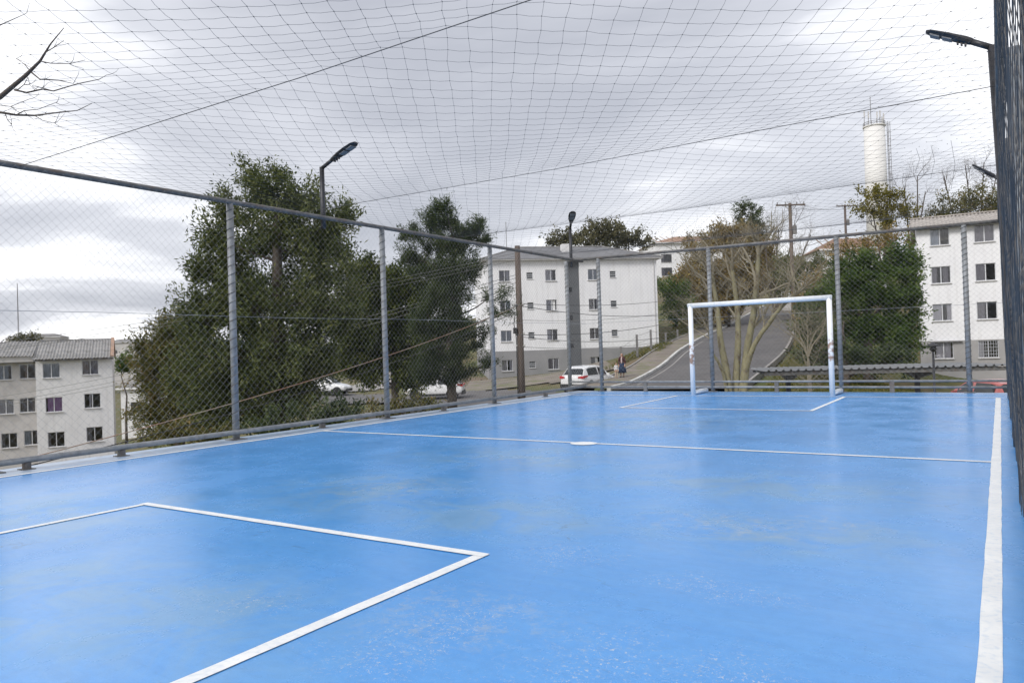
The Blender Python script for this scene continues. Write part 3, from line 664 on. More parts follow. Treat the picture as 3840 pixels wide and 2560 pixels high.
# ------------------------------------------------------------------ floodlights
def floodlight(u, v, ztop, du, dv, dz, lean, label, zb=-0.3):
    b = ct(u, v, zb); t = tag(empty('floodlight', b, CR), label, 'floodlight', 'floodlights round the court')
    z = ztop - zb
    e_ = Vector((lean, 0, z))
    MB().tube([(0, 0, 0), (0, 0, z * 0.25), e_], [0.045, 0.042, 0.04], 12).build('pole', M['lamp'], t, smooth=True)
    dirv = Vector((du, dv, dz)); Ln = dirv.length; dirv.normalize(); side = dirv.cross(Vector((0, 0, 1))).normalized(); up = side.cross(dirv)
    MB().tube([e_ - Vector((0, 0, 0.02)), e_ + dirv * (Ln * 0.34)], 0.032, 10).build('arm', M['lamp'], t, smooth=True)
    st = [(0.30, 0.036, 0.036), (0.40, 0.055, 0.042), (0.55, 0.085, 0.038), (0.75, 0.10, 0.03), (0.93, 0.09, 0.024), (1.0, 0.05, 0.016)]
    hm = MB(); ring = 10
    for s_, w, h in st:
        c = e_ + dirv * (Ln * s_)
        for k in range(ring):
            a = 2 * math.pi * k / ring; hm.v.append(tuple(c + side * (math.cos(a) * w) + up * (math.sin(a) * h)))
    for i in range(len(st) - 1):
        for k in range(ring):
            k2 = (k + 1) % ring; hm.f.append((i * ring + k, i * ring + k2, (i + 1) * ring + k2, (i + 1) * ring + k))
    hm.f += [tuple(range(ring - 1, -1, -1)), tuple((len(st) - 1) * ring + k for k in range(ring))]
    hd = hm.build('lamp_head', M['lamp'], t)
    for s0, s1 in ((0.58, 0.73), (0.77, 0.92)):
        q = [e_ + dirv * (Ln * s) + side * w - up * 0.036 for s, w in ((s0, -0.06), (s1, -0.06), (s1, 0.06), (s0, 0.06))]
        mq = MB(); q2 = [p + up * 0.03 for p in q]; mq.add(q + q2, [(0, 1, 2, 3), (7, 6, 5, 4), (0, 4, 5, 1), (1, 5, 6, 2), (2, 6, 7, 3), (3, 7, 4, 0)]); mq.build('lens', M['lens'], hd)
    for k in range(3):
        c = e_ + dirv * (Ln * (0.36 + 0.06 * k)) - up * 0.045; MB().box(c, (0.02, 0.05, 0.03)).build('cooling_fin', M['lamp'], hd)
floodlight(-9.42, 8.83, 4.33, 0.80, 0.0, 0.27, 0.0, 'dark floodlight on pole rising in front of the big leafy tree', 3.30)
floodlight(-9.70, 18.0, 4.42, 0.45, -0.66, 0.30, 0.0, 'dark floodlight facing forward in front of the four-storey block with stairwell', 3.35)
floodlight(0.12, 9.5, 4.25, -0.60, 0.0, 0.30, -0.10, 'dark floodlight on leaning pole above the fence beside the wide sideline')
floodlight(0.16, 18.1, 4.24, -0.53, 0.0, 0.42, 0.0, 'dark floodlight above the roof of the grey-based white block')

# ------------------------------------------------------------------ buildings
def wall_holes(x0, x1, z0, z1, holes, depth=0.16, y=0.0):
    """front wall in the plane y (facing -y) with real openings and reveals"""
    xs = sorted({x0, x1, *[h[0] for h in holes if x0 < h[0] < x1], *[h[1] for h in holes if x0 < h[1] < x1]})
    zs = sorted({z0, z1, *[h[2] for h in holes if z0 < h[2] < z1], *[h[3] for h in holes if z0 < h[3] < z1]})
    m_ = MB()
    for a, b in zip(xs, xs[1:]):
        for c, d in zip(zs, zs[1:]):
            mx_, mz_ = (a + b) / 2, (c + d) / 2
            if any(h[0] < mx_ < h[1] and h[2] < mz_ < h[3] for h in holes): continue
            m_.quad((a, y, c), (b, y, c), (b, y, d), (a, y, d))
    for h in holes:
        a, b = max(h[0], x0), min(h[1], x1); c, d = max(h[2], z0), min(h[3], z1)
        if b <= a or d <= c: continue
        Y = y + depth
        m_.quad((a, y, c), (a, y, d), (a, Y, d), (a, Y, c)); m_.quad((b, y, c), (b, Y, c), (b, Y, d), (b, y, d))
        if h[2] >= z0: m_.quad((a, y, c), (a, Y, c), (b, Y, c), (b, y, c))
        if h[3] <= z1: m_.quad((a, y, d), (b, y, d), (b, Y, d), (a, Y, d))
    return m_
def bar(m_, a, b, c, d, y0, y1):
    m_.box(((a + b) / 2, (y0 + y1) / 2, (c + d) / 2), (b - a, y1 - y0, d - c))
def curtain_mesh(x0, x1, z0, z1, y):
    m_ = MB(); n_ = max(6, int((x1 - x0) / 0.045)); ph = random.random() * 6
    for i in range(n_ + 1):
        x = x0 + (x1 - x0) * i / n_; yy = y + 0.018 * math.sin(i * 1.3 + ph) + 0.008 * math.sin(i * 0.37 + ph)
        m_.v += [(x, yy, z0), (x, yy, z1)]
    m_.f = [(2 * i, 2 * i + 2, 2 * i + 3, 2 * i + 1) for i in range(n_)]
    return m_
def window(parent, x, z, w, h, y=0.0, frame='alu', curtains=(), bars=False, opened=False):
    """sliding two-leaf window; curtains: (fraction start, fraction end, colour)"""
    a, b, c, d = x - w / 2, x + w / 2, z - h / 2, z + h / 2; f = 0.045
    m_ = MB(); Y0, Y1 = y + 0.07, y + 0.12
    bar(m_, a, a + f, c, d, Y0, Y1); bar(m_, b - f, b, c, d, Y0, Y1); bar(m_, a + f, b - f, c, c + f, Y0, Y1); bar(m_, a + f, b - f, d - f, d, Y0, Y1); bar(m_, x - f / 2 - .01, x + f / 2 + .01, c + f, d - f, Y0 + .004, Y1 - .004)
    win = m_.build('window', M[frame], parent)
    for k, (p, q) in enumerate(((a + f, x - f / 2 - .01), (x + f / 2 + .01, b - f))):
        if opened and k == 1: continue
        yy = Y0 + 0.02 + 0.014 * k
        MB().box(((p + q) / 2, yy, z), (q - p, 0.006, h - 2 * f)).build('pane', M['glass'], win)
    for s, e_, cl in curtains:
        curtain_mesh(a + 0.03 + (w - 0.06) * s, a + 0.03 + (w - 0.06) * e_, c + 0.02, d - 0.02, y + 0.165).build('curtain', M['c_' + cl], win, smooth=True)
    MB().box((x, y - 0.02, c - 0.03), (w + 0.1, 0.16, 0.05)).build('sill', M['sill'], win)
    if bars:
        g_ = MB()
        for k in range(1, 8): g_.tube([(a + (b - a) * k / 8, y + 0.02, c), (a + (b - a) * k / 8, y + 0.02, d)], 0.012, 4)
        for k in range(1, 5): g_.tube([(a, y + 0.02, c + (d - c) * k / 5), (b, y + 0.02, c + (d - c) * k / 5)], 0.012, 4)
        g_.build('security_bars', M['alu'], win)
    return win
def louver_window(parent, x, z, w, h, y=0.0):
    a, b, c, d = x - w / 2, x + w / 2, z - h / 2, z + h / 2; f = 0.035; m_ = MB(); Y0, Y1 = y + 0.05, y + 0.11
    bar(m_, a, a + f, c, d, Y0, Y1); bar(m_, b - f, b, c, d, Y0, Y1); bar(m_, a + f, b - f, c, c + f, Y0, Y1); bar(m_, a + f, b - f, d - f, d, Y0, Y1)
    win = m_.build('louver_window', M['alu'], parent)
    R = Matrix.Rotation(RAD(-35), 3, 'X'); hh = (h - 2 * f) / 3
    for k in range(3):
        zz = c + f + hh * (k + 0.5)
        MB().box((x, y + 0.08, zz), (w - 2 * f, 0.012, hh * 0.8), M=R).build('slat', M['louver'], win)
    bb = MB()
    for k in range(1, 3): bar(bb, a + f, b - f, c + f + hh * k - .025, c + f + hh * k + .025, y + 0.03, y + 0.06)
    bb.build('glazing_bar', M['alu'], win)
    MB().box((x, y - 0.01, c - 0.025), (w + 0.06, 0.12, 0.04)).build('sill', M['sill'], win)
_sheets = {}
def roof_sheets(parent, x0, x1, eave_y, eave_z, ridge_y, ridge_z, m, per=0.24):
    """corrugated sheets laid side by side on one slope"""
    W_ = 6 * per; n_ = max(1, round((x1 - x0) / W_)); W_ = (x1 - x0) / n_
    key = (round(W_, 3), round(eave_y, 2), round(eave_z, 2), round(ridge_y, 2), round(ridge_z, 2), m.name)
    if key not in _sheets:
        mm = MB(); k = 24; nrm = Vector((0, -(ridge_z - eave_z), (ridge_y - eave_y))).normalized()
        if nrm.z < 0: nrm = -nrm
        for i in range(k + 1):
            h = 0.045 * math.cos(2 * math.pi * i / 4)
            for (yy, zz) in ((eave_y, eave_z), (ridge_y, ridge_z)):
                p = Vector((W_ * i / k, yy, zz)) + nrm * h; mm.v.append(tuple(p))
        mm.f = [(2 * i, 2 * i + 2, 2 * i + 3, 2 * i + 1) for i in range(k)]
        me_ = mm.mesh('roof_sheet', True); me_.materials.append(m); _sheets[key] = me_
    for i in range(n_):
        o = link('roof_sheet', _sheets[key], None, parent, (x0 + i * W_, 0, random.uniform(-.006, .006)))
def boxwalls(m_, x0, x1, y0, y1, z0, z1):
    m_.quad((x0, y1, z0), (x0, y0, z0), (x0, y0, z1), (x0, y1, z1)); m_.quad((x1, y0, z0), (x1, y1, z0), (x1, y1, z1), (x1, y0, z1)); m_.quad((x1, y1, z0), (x0, y1, z0), (x0, y1, z1), (x1, y1, z1))
    return m_

# --- central white block, four storeys, dark stairwell
B1 = at(2157, 1312, 68.5); ZB = 0.98                # ZB: top of the grey ground-floor band
b1 = tag(empty('apartment_block', (B1.x, B1.y, ZB - 2.7), RAD(9)), 'white four-storey apartment block with dark grey stairwell strip and hipped roof', 'building')
H0 = 2.7; rows = [1.42, 4.06, 6.74, 9.46]; TOP = 10.85
cols_w = [(-6.3, 'w'), (-4.0, 'l'), (-2.06, 'w'), (1.92, 'w'), (3.78, 'l')]
hol = []
for z in rows:
    for x, t_ in cols_w:
        hol.append((x - 0.5, x + 0.5, z - 0.5, z + 0.5) if t_ == 'w' else (x - 0.29, x + 0.29, z - 0.29, z + 0.29))
hol_stair = (-0.66, 0.62, -3, TOP)
wall_holes(-8.0, 8.0, H0, TOP, hol + [hol_stair], 0.2).build('wall', M['wall'], b1)
wall_holes(-8.0, 8.0, -3.0, H0, hol + [hol_stair], 0.2, -0.003).build('base_wall', M['band'], b1)
boxwalls(MB(), -8.0, 8.0, 0.0, 9.0, H0, TOP).build('side_wall', M['wall'], b1)
boxwalls(MB(), -8.0, 8.0, 0.0, 9.0, -3.0, H0).build('side_base_wall', M['band'], b1)
sh = [(-0.36, -0.06, z - 0.22, z + 0.22) for z in (2.95 + 0.0, 5.55, 8.1)]
sw = wall_holes(-0.658, 0.618, -3.0, TOP, sh, 0.2, 0.2); sw.build('stairwell_wall', M['stairgrey'], b1)
for h in sh:
    x, z = (h[0] + h[1]) / 2, (h[2] + h[3]) / 2
    lv = MB().box((x, 0.33, z), (0.34, 0.02, 0.46)).build('stair_vent', M['c_dark'], b1)
    for k in range(3): MB().box((x, 0.28, z - 0.14 + 0.14 * k), (0.34, 0.05, 0.025)).build('slat', M['aludark'], lv)
cset = [[(0, .45, 'cream'), (.75, 1, 'white')], [(0, .55, 'greycurt'), (.62, .95, 'white')], [(0, .5, 'white'), (.55, .7, 'white')], [(0, 1, 'bluegrey')], [(0, .4, 'white')], [(0, 1, 'cream')], [(0, .35, 'greycurt'), (.5, 1, 'bluegrey')], [(0.0, .9, 'white')]]
ci = 0
for z in rows:
    for x, t_ in cols_w:
        if t_ == 'w': window(b1, x, z, 1.0, 1.0, curtains=cset[ci % 8], opened=(ci % 5 == 2)); ci += 1
        else: louver_window(b1, x, z, 0.58, 0.58)
MB().box((0, 4.5, TOP + 0.02), (16.9, 9.9, 0.10)).build('eave_slab', M['sill'], b1)
r = MB(); ex, ey0, ey1 = 8.55, -0.5, 9.5; RZ = TOP + 0.075; RT = TOP + 1.75
r.add([(-ex, ey0, RZ), (ex, ey0, RZ), (ex, ey1, RZ), (-ex, ey1, RZ), (-4.2, 4.5, RT), (4.2, 4.5, RT)], [(0, 1, 5, 4), (1, 2, 5), (2, 3, 4, 5), (3, 0, 4), (3, 2, 1, 0)])
rf = r.build('roof', M['darkroof'], b1)
MB().tube([(-4.3, 4.5, RT + .02), (4.3, 4.5, RT + .02)], 0.09, 6).build('ridge_cap', M['fibre'], rf)
for sx in (-1, 1): MB().tube([(sx * 4.2, 4.5, RT + .02), (sx * ex, ey0, RZ + .03)], 0.07, 6).build('ridge_cap', M['fibre'], rf)
MB().box((0.0, 2.6, RT - 0.45), (0.8, 0.8, 0.9)).build('roof_hatch', M['wall2'], b1)
MB().tube([(-5.4, 4.0, RT - 1), (-5.4, 4.0, RT + 2.4)], 0.03, 5).build('antenna', M['greycable'], b1)
MB().tube([(7.7, -0.06, -2.5), (7.7, -0.06, TOP)], 0.04, 6).build('downpipe', M['sill'], b1)

# --- left block: paler, three storeys in view, corrugated roof
def px_len(dpx, d): return dpx / FPX * d
D2 = 61.0; k2 = 0.4783 * D2 / FPX
def c1(x, y): return (x * 0.4783, 1050 + y * 0.4783)
B2 = at(*c1(580, 605), D2); ez = B2.z                 # eave line of main front
b2 = tag(empty('apartment_block', (B2.x, B2.y, ez - 11.0), RAD(27)), 'pale block with grey corrugated roof, lilac curtain and recessed bay coloured as shaded', 'building')
E2 = 11.0
def xl(x): return (x - 580) * k2 / (1.155 + 0.00006 * (x - 580) * -1)
def zl(y): return E2 + (605 - y) * k2
mainw = [((400, 702), 'bluegrey', [(0, 1, 'bluegrey')]), ((705, 688), 'tan', [(0, .42, 'tanc'), (.5, 1, 'greycurt')]), ((415, 966), 'l', [(0.1, .5, 'lilac'), (.5, 1, 'lilac')]), ((716, 952), 'd', [(0.3, .42, 'white')]), ((426, 1236), 'd', [(0.0, .16, 'greycurt')]), ((727, 1216), 'd', [(0, .3, 'greycurt')]), ((436, 1500), 'd', []), ((738, 1485), 'd', [])]
recw = [((20, 705), [(0.2, .8, 'bluegrey')]), ((205, 702), [(0.3, .5, 'tanc')]), ((30, 966), [(0, 1, 'white')]), ((200, 962), [(.1, .8, 'greycurt')]), ((50, 1226), [(0, .2, 'greycurt')]), ((228, 1215), [(0, .4, 'bluegrey'), (.75, 1, 'greycurt')]), ((60, 1495), []), ((238, 1480), [])]
hm_ = [(xl(c[0]) - 0.59, xl(c[0]) + 0.59, zl(c[1]) - 0.59, zl(c[1]) + 0.59) for c, *_ in mainw]
RY = 0.8
hr_ = [(xl(c[0]) - 0.54, xl(c[0]) + 0.54, zl(c[1]) - 0.58, zl(c[1]) + 0.58) for c, *_ in recw]
X0, X1, XR = xl(278), xl(880), xl(-420)
wall_holes(X0, X1, -3, E2, hm_, 0.2).build('wall', M['wall2'], b2)
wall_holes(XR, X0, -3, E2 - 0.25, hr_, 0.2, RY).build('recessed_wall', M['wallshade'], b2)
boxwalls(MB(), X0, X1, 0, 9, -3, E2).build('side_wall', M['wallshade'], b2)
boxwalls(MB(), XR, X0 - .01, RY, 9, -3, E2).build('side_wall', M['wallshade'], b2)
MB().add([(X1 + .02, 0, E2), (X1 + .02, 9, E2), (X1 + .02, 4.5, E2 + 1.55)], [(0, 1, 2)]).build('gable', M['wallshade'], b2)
for c, _, cu_ in mainw: window(b2, xl(c[0]), zl(c[1]), 1.18, 1.18, 0, 'alu', cu_)
for c, cu_ in recw: window(b2, xl(c[0]), zl(c[1]), 1.08, 1.16, RY, 'alu', cu_)
rf = MB().box(((X0 + X1) / 2, 4.5, E2 + 1.56), (X1 - X0 + 0.2, 0.25, 0.08)).build('roof', M['fibre'], b2)
roof_sheets(rf, X0 - 0.15, X1 - 0.15, -0.55, E2 - 0.08, 4.5, E2 + 1.52, M['fibre'])
roof_sheets(rf, X0 - 0.15, X1 - 0.15, 9.5, E2 - 0.08, 4.5, E2 + 1.52, M['fibre'])
roof_sheets(rf, XR, X0 - 0.15, -0.15, E2 + 0.20, 4.5, E2 + 1.50, M['fibre'])
roof_sheets(rf, XR, X0 - 0.15, 9.5, E2 - 0.08, 4.5, E2 + 1.50, M['fibre'])
MB().box(((X0 + X1) / 2, -0.45, E2 - 0.17), (X1 - X0 + 0.2, 0.06, 0.16)).build('fascia', M['eave'], b2)
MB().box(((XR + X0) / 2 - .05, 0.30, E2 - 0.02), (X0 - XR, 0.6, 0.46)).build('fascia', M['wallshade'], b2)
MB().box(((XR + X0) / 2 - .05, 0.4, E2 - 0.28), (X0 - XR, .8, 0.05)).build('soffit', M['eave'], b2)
for s in (0, 1):
    P0 = Vector((X1 - 0.02, -0.55, E2 - 0.02)); P1 = Vector((X1 - 0.02, 4.5, E2 + 1.60)); P2 = Vector((X1 - 0.02, 9.5, E2 - .02))
    a, b = (P0, P1) if s == 0 else (P2, P1)
    MB().add([a + Vector((-.10, 0, 0)), a + Vector((.16, 0, 0)), b + Vector((.16, 0, 0)), b + Vector((-.10, 0, 0)), a + Vector((-.10, 0, .09)), a + Vector((.16, 0, .09)), b + Vector((.16, 0, .09)), b + Vector((-.10, 0, .09))], [(0, 1, 2, 3), (4, 5, 6, 7), (0, 4, 7, 3), (1, 5, 6, 2), (0, 1, 5, 4), (3, 2, 6, 7)]).build('verge_tile', M['terracotta'], rf)

# --- right block: white with grey base
D3 = 53.0
def c5(x, y): return (3100 + x * .7014, 500 + y * .7014)
B3 = at(*c5(500, 1112), D3)
b3 = tag(empty('apartment_block', (B3.x, B3.y, B3.z - 2.75), RAD(-28)), 'white block with grey base and tan corrugated roof beyond the carport', 'building')
k3 = .7014 * D3 / FPX
wz = [2.75 - (1161 - 1112) * k3, 2.75 + (1112 - 962) * k3, 2.75 + (1112 - 764) * k3, 2.75 + (1112 - 563) * k3]
TZ = 2.75 + (1112 - 505) * k3
wcols = [1.42, 4.06, 7.6, 10.2]
hol = [(x - 0.59, x + 0.59, z - 0.59, z + 0.59) for x in wcols for z in wz]
X1 = 14.0
wall_holes(0, X1, 2.75, TZ, hol, 0.2).build('wall', M['wall'], b3)
wall_holes(0, X1, -2.5, 2.75, hol, 0.2, -0.004).build('base_wall', M['band2'] if 'band2' in M else mottled('light_grey_render', (0.36, 0.35, 0.345), (0.31, 0.30, 0.295), 0.8, 0.85, 0, 0.05), b3)
boxwalls(MB(), 0, X1, 0, 9, 2.75, TZ).build('side_wall', M['wall'], b3)
boxwalls(MB(), 0, X1, 0, 9, -2.5, 2.75).build('side_base_wall', M['band'], b3)
MB().add([(-.01, 0, TZ), (-.01, 9, TZ), (-.01, 4.5, TZ + 1.25)], [(0, 2, 1)]).build('gable', M['wall'], b3)
cs3 = [[(.1, .9, 'white')], [(0, .45, 'white'), (.75, 1, 'white')], [(0, .3, 'greycurt'), (.6, .9, 'greycurt')], [(0, .5, 'bluegrey')], [(0, .3, 'white')], [(0, .4, 'greycurt')], [(0, .45, 'greycurt')], [(0, 1, 'greycurt')]]
i3 = 0
for x in wcols[:2]:
    for z in wz:
        window(b3, x, z, 1.18, 1.18, 0, 'alu', cs3[i3], bars=(i3 == 4), opened=i3 in (5, 6)); i3 += 1
for x in wcols[2:]:
    for z in wz: window(b3, x, z, 1.18, 1.18, 0, 'alu', [(0, .5, 'greycurt')])
rf = MB().box((X1 / 2, 4.5, TZ + 1.27), (X1 + 0.6, 0.3, 0.08)).build('roof', M['fibre2'], b3)
roof_sheets(rf, -0.35, X1, -0.6, TZ - 0.02, 4.5, TZ + 1.22, M['fibre2'])
roof_sheets(rf, -0.35, X1, 9.6, TZ - 0.02, 4.5, TZ + 1.22, M['fibre2'])
MB().box((X1 / 2 - .1, -0.48, TZ - 0.12), (X1 + 0.5, 0.06, 0.15)).build('fascia', M['eave'], b3)
MB().box((X1 / 2 - .1, -0.22, TZ - 0.06), (X1 + 0.4, 0.45, 0.03)).build('soffit', M['eave'], b3)
MB().box((1.6, -0.12, 2.70), (1.9, 0.22, 0.05)).build('window_canopy', M['band'], b3)

# --- uphill block with terracotta roof, and roofs on the right of the hill
def simple_house(p, rz, L, Dp, H, rh, wallm, roofm, label, wins, over=0.5, eave=0.0, drop=8):
    t = tag(empty('hillside_house', (p.x, p.y, p.z), rz), label, 'building')
    ho = [(x - w / 2, x + w / 2, z - h / 2, z + h / 2) for x, z, w, h in wins]
    wall_holes(0, L, -drop, H, ho, 0.2).build('wall', wallm, t)
    boxwalls(MB(), 0, L, 0, Dp, -drop, H).build('side_wall', wallm, t)
    for x, z, w, h in wins: window(t, x, z, w, h, 0, 'aludark', [(0, .3, 'greycurt')])
    r_ = MB(); a = over
    r_.add([(-a, -a, H), (L + a, -a, H), (L + a, Dp + a, H), (-a, Dp + a, H), (min(Dp / 2, L / 3), Dp / 2, H + rh), (L - min(Dp / 2, L / 3), Dp / 2, H + rh)], [(0, 1, 5, 4), (1, 2, 5), (2, 3, 4, 5), (3, 0, 4), (3, 2, 1, 0)])
    rr = r_.build('roof', roofm, t)
    MB().box((L / 2, -a + .02, H - 0.1), (L + 2 * a, 0.08, 0.22)).build('fascia', M['wall2'], rr)
    for i in range(int(L / 1.2)): MB().tube([(0.5 + i * 1.2, -a, H + .04), (0.5 + i * 1.2, Dp / 2 - .2, H + rh - .02)], 0.07, 5).build('tile_row', roofm, rr)
    return t
pD = at(2462, 1060, 150)
simple_house(pD, RAD(6), 26, 12, at(2462, 910, 150).z - pD.z, 2.0, M['wall'], M['terracotta'], 'white block with terracotta hipped roof up the hill', [(2.2, at(2500, 968, 150).z - pD.z, 2.2, 1.6), (2.2, at(2500, 1018, 150).z - pD.z, 2.2, 1.6), (9, at(2500, 968, 150).z - pD.z, 2.2, 1.6), (9, at(2500, 1018, 150).z - pD.z, 2.2, 1.6)])
pD = at(3085, 1000, 105)
simple_house(pD, RAD(-4), 9, 8, at(3085, 935, 105).z - pD.z, 1.9, M['wall'], mottled('old_tiles', (0.30, 0.19, 0.13), (0.22, 0.14, 0.10), 1.2, 0.9), 'white house with brown tiled roof among the hillside trees', [(2.2, 0.9, 1.4, 1.1), (5.6, 0.9, 1.4, 1.1)], drop=5)
pD = at(2985, 1075, 92)
simple_house(pD, RAD(3), 5.2, 5, at(2985, 1030, 92).z - pD.z, 0.9, M['wallshade'], M['fibre2'], 'low grey shed with flat tan roof beside the road top', [], 0.4, drop=5)

# far houses seen between the left block and the bushes and along the skyline
for (px, py, d, L, H, wm, rm, lab) in ((400, 1285, 330, 12, 9, 'fartown', 'fibre', 'distant pale house beside the bushes under the blue hill'),
                                       (452, 1455, 105, 7, 6, 'wall2', 'fibre', 'low pale house half hidden between left block and bushes'),
                                       (20, 1268, 320, 22, 8, 'fartown', 'fibre', 'distant grey-roofed house on the skyline near the thin mast')):
    p = at(px, py, d); simple_house(Vector((p.x, p.y, p.z - H)), 0.1, L, 8, H, 1.6, M[wm], M[rm], lab, [(L * .3, H * .55, 1.6, 1.4), (L * .7, H * .55, 1.6, 1.4)], drop=10)

# ------------------------------------------------------------------ water tower, mast
T = at(3287, 720, 150); tz = at(3287, 478, 150).z
w = tag(empty('water_tower', (T.x, T.y, gz1(T.x, T.y))), 'tall cream water tower with antennas and ladder on the hill', 'tower')
h_ = tz - w.location.z
MB().lathe([(2.1, -2), (2.02, h_ * 0.5), (1.95, h_)], n=32).build('shaft', M['towerwhite'], w, smooth=True)
MB().lathe([(2.0, h_), (2.12, h_ + .02), (2.12, h_ + .25), (1.9, h_ + .26)], n=32).build('rim', M['towerwhite'], w)
rl = MB(); n_ = 14
for i in range(n_):
    a = 2 * math.pi * i / n_; rl.tube([(2 * math.cos(a), 2 * math.sin(a), h_ + .2), (2 * math.cos(a), 2 * math.sin(a), h_ + .9)], 0.035, 4)
for z in (0.55, 0.9): rl.tube([(2 * math.cos(2 * math.pi * i / 24), 2 * math.sin(2 * math.pi * i / 24), h_ + z) for i in range(25)], 0.05, 4)
rl.build('guard_rail', M['greypost'], w)
for x, y, hh in ((-0.6, 0, 6.2), (-1.5, -.8, 3.0), (-1.7, .5, 3.6), (0.6, -1.2, 3.0), (1.6, -.6, 2.6), (1.9, .6, 2.2), (1.0, .8, 3.4)):
    a = MB().tube([(x, y, h_ + .1), (x, y, h_ + hh)], 0.06, 5).build('antenna', M['greypost'], w)
    if hh < 4: MB().box((x, y - 0.1, h_ + hh - 0.7), (0.22, 0.14, 1.3)).build('panel', M['sill'], a)
la = MB()
for s in (-0.22, 0.22): la.tube([(2.5, s - 0.5, 0), (2.42, s - 0.5, h_ + 1)], 0.06, 4)
la.build('ladder', M['greypost'], w)
for i in range(int(h_ / 0.9)): MB().tube([(2.48, -.72, 0.9 * i + .5), (2.48, -.28, 0.9 * i + .5)], 0.04, 4).build('rung', M['greypost'], w)
cg = MB()
for i in range(int(h_ / 1.4)): cg.tube([(2.5 + .45 * math.sin(t * math.pi / 6), -.5 - .4 * math.cos(t * math.pi / 6), 1.4 * i + 3) for t in range(7)], 0.035, 4)
cg.tube([(2.95, -.5, 3), (2.9, -.5, h_ + 1)], 0.05, 4); cg.build('ladder_cage', M['greypost'], w)
T = at(70, 1275, 260); ms = tag(empty('radio_mast', (T.x, T.y, T.z - 9)), 'thin radio mast far off above the grey corrugated roof', 'mast')
hh = at(70, 1062, 260).z - ms.location.z
for a in range(3): MB().tube([(.3 * math.cos(a * 2.09), .3 * math.sin(a * 2.09), 0), (.06 * math.cos(a * 2.09), .06 * math.sin(a * 2.09), hh)], 0.05, 4).build('mast_leg', M['greypost'], ms)
br = MB()
for i in range(int(hh / 0.8)):
    f = 1 - i * 0.8 / hh * 0.8
    for a in range(3): br.tube([(.3 * f * math.cos(a * 2.09), .3 * f * math.sin(a * 2.09), i * .8), (.3 * f * math.cos(a * 2.09 + 2.09), .3 * f * math.sin(a * 2.09 + 2.09), i * .8 + .7)], 0.03, 3)
br.build('bracing', M['greypost'], ms)

# ------------------------------------------------------------------ carport, parked red car, garden lamp
DC = 27.0
pa = at(2868, 1396, DC); pb = at(3800, 1388, DC - 1.5)
cl = (pb - pa); Lc = cl.length; rzc = math.atan2(cl.y, cl.x); zc = pa.z
gc = gz1(pa.x + 4, pa.y + 1)
cpt = tag(empty('carport', (pa.x, pa.y, gc), rzc), 'low grey corrugated carport roof on steel columns beyond the goal', 'carport')
hc = zc - gc
rf = MB().box((Lc / 2 - 0.0, 0.02, hc - 0.06), (Lc, 0.06, 0.13)).build('front_beam', M['rail'], cpt)
rr_ = MB().box((Lc / 2, 2.4, hc - 0.05), (Lc, 0.06, 0.10)).build('roof', M['galv'], cpt)
per = 0.25; ns = int(Lc / 1.0); Wd = Lc / ns
ms_ = MB()
prof = [(0, 0), (.30, 0), (.42, .055), (.58, .055), (.70, 0), (1, 0)]
for j in range(4):
    for t, h in (prof if j == 3 else prof[:-1]):
        x = (j + t) * Wd / 4
        ms_.v += [(x, -0.10, hc + 0.035 + h), (x, 4.6, hc - 0.02 + h)]
kk = len(ms_.v) // 2; ms_.f = [(2 * i, 2 * i + 2, 2 * i + 3, 2 * i + 1) for i in range(kk - 1)]
msh = ms_.mesh('roof_sheet'); msh.materials.append(mottled('carport_sheet', (0.30, 0.31, 0.32), (0.20, 0.205, 0.21), 0.8, 0.5, 0.3, c3=(.2, .19, .18), s3=2, f3=.4))
for i in range(ns): link('roof_sheet', msh, None, rr_, (i * Wd, 0, 0))
dk = mottled('painted_steel_dark', (0.055, 0.058, 0.062), (0.08, 0.08, 0.085), 5, 0.5)
for i, x in enumerate((1.05, 5.55, 9.9)):
    if x > Lc: continue
    c_ = MB().box((x, 1.6, hc / 2 - .3), (0.16, 0.12, hc + 0.2)).build('column', dk, cpt)
    MB().add([(x - .05, 0.05, hc - .12), (x + .05, 0.05, hc - .12), (x + .05, 4.4, hc + .03), (x - .05, 4.4, hc + .03), (x - .05, 0.05, hc - .2), (x + .05, .05, hc - .2), (x + .05, 1.6, hc - .42), (x - .05, 1.6, hc - .42), (x + .05, 4.4, hc - .06), (x - .05, 4.4, hc - .06)], [(0, 1, 2, 3), (4, 5, 1, 0), (5, 6, 8, 2, 1), (4, 0, 3, 9, 7), (4, 7, 6, 5), (7, 9, 8, 6), (9, 3, 2, 8)]).build('bracket_arm', dk, c_)
for y in (1.2, 3.4): MB().box((Lc / 2, y, hc - 0.05 - .01 * y), (Lc, 0.07, 0.09)).build('purlin', dk, cpt)
pg = at(3499, 1313, 24); gg = gz1(pg.x, pg.y)
gl = tag(empty('garden_lamp', (pg.x, pg.y, gg)), 'black garden lamp post in front of the grey-based white block', 'lamp')
hg = pg.z - gg
MB().lathe([(0.09, 0), (0.09, .12), (0.04, .2), (0.035, hg - .05)], n=12).build('pole', M['lamp'], gl, smooth=True)
MB().lathe([(0.05, hg - .05), (0.10, hg + .02), (0.11, hg + .06), (0.05, hg + 0.10), (0.16, hg + .14), (0.15, hg + .18), (0.02, hg + .25)], n=14).build('lamp_head', M['lamp'], gl)

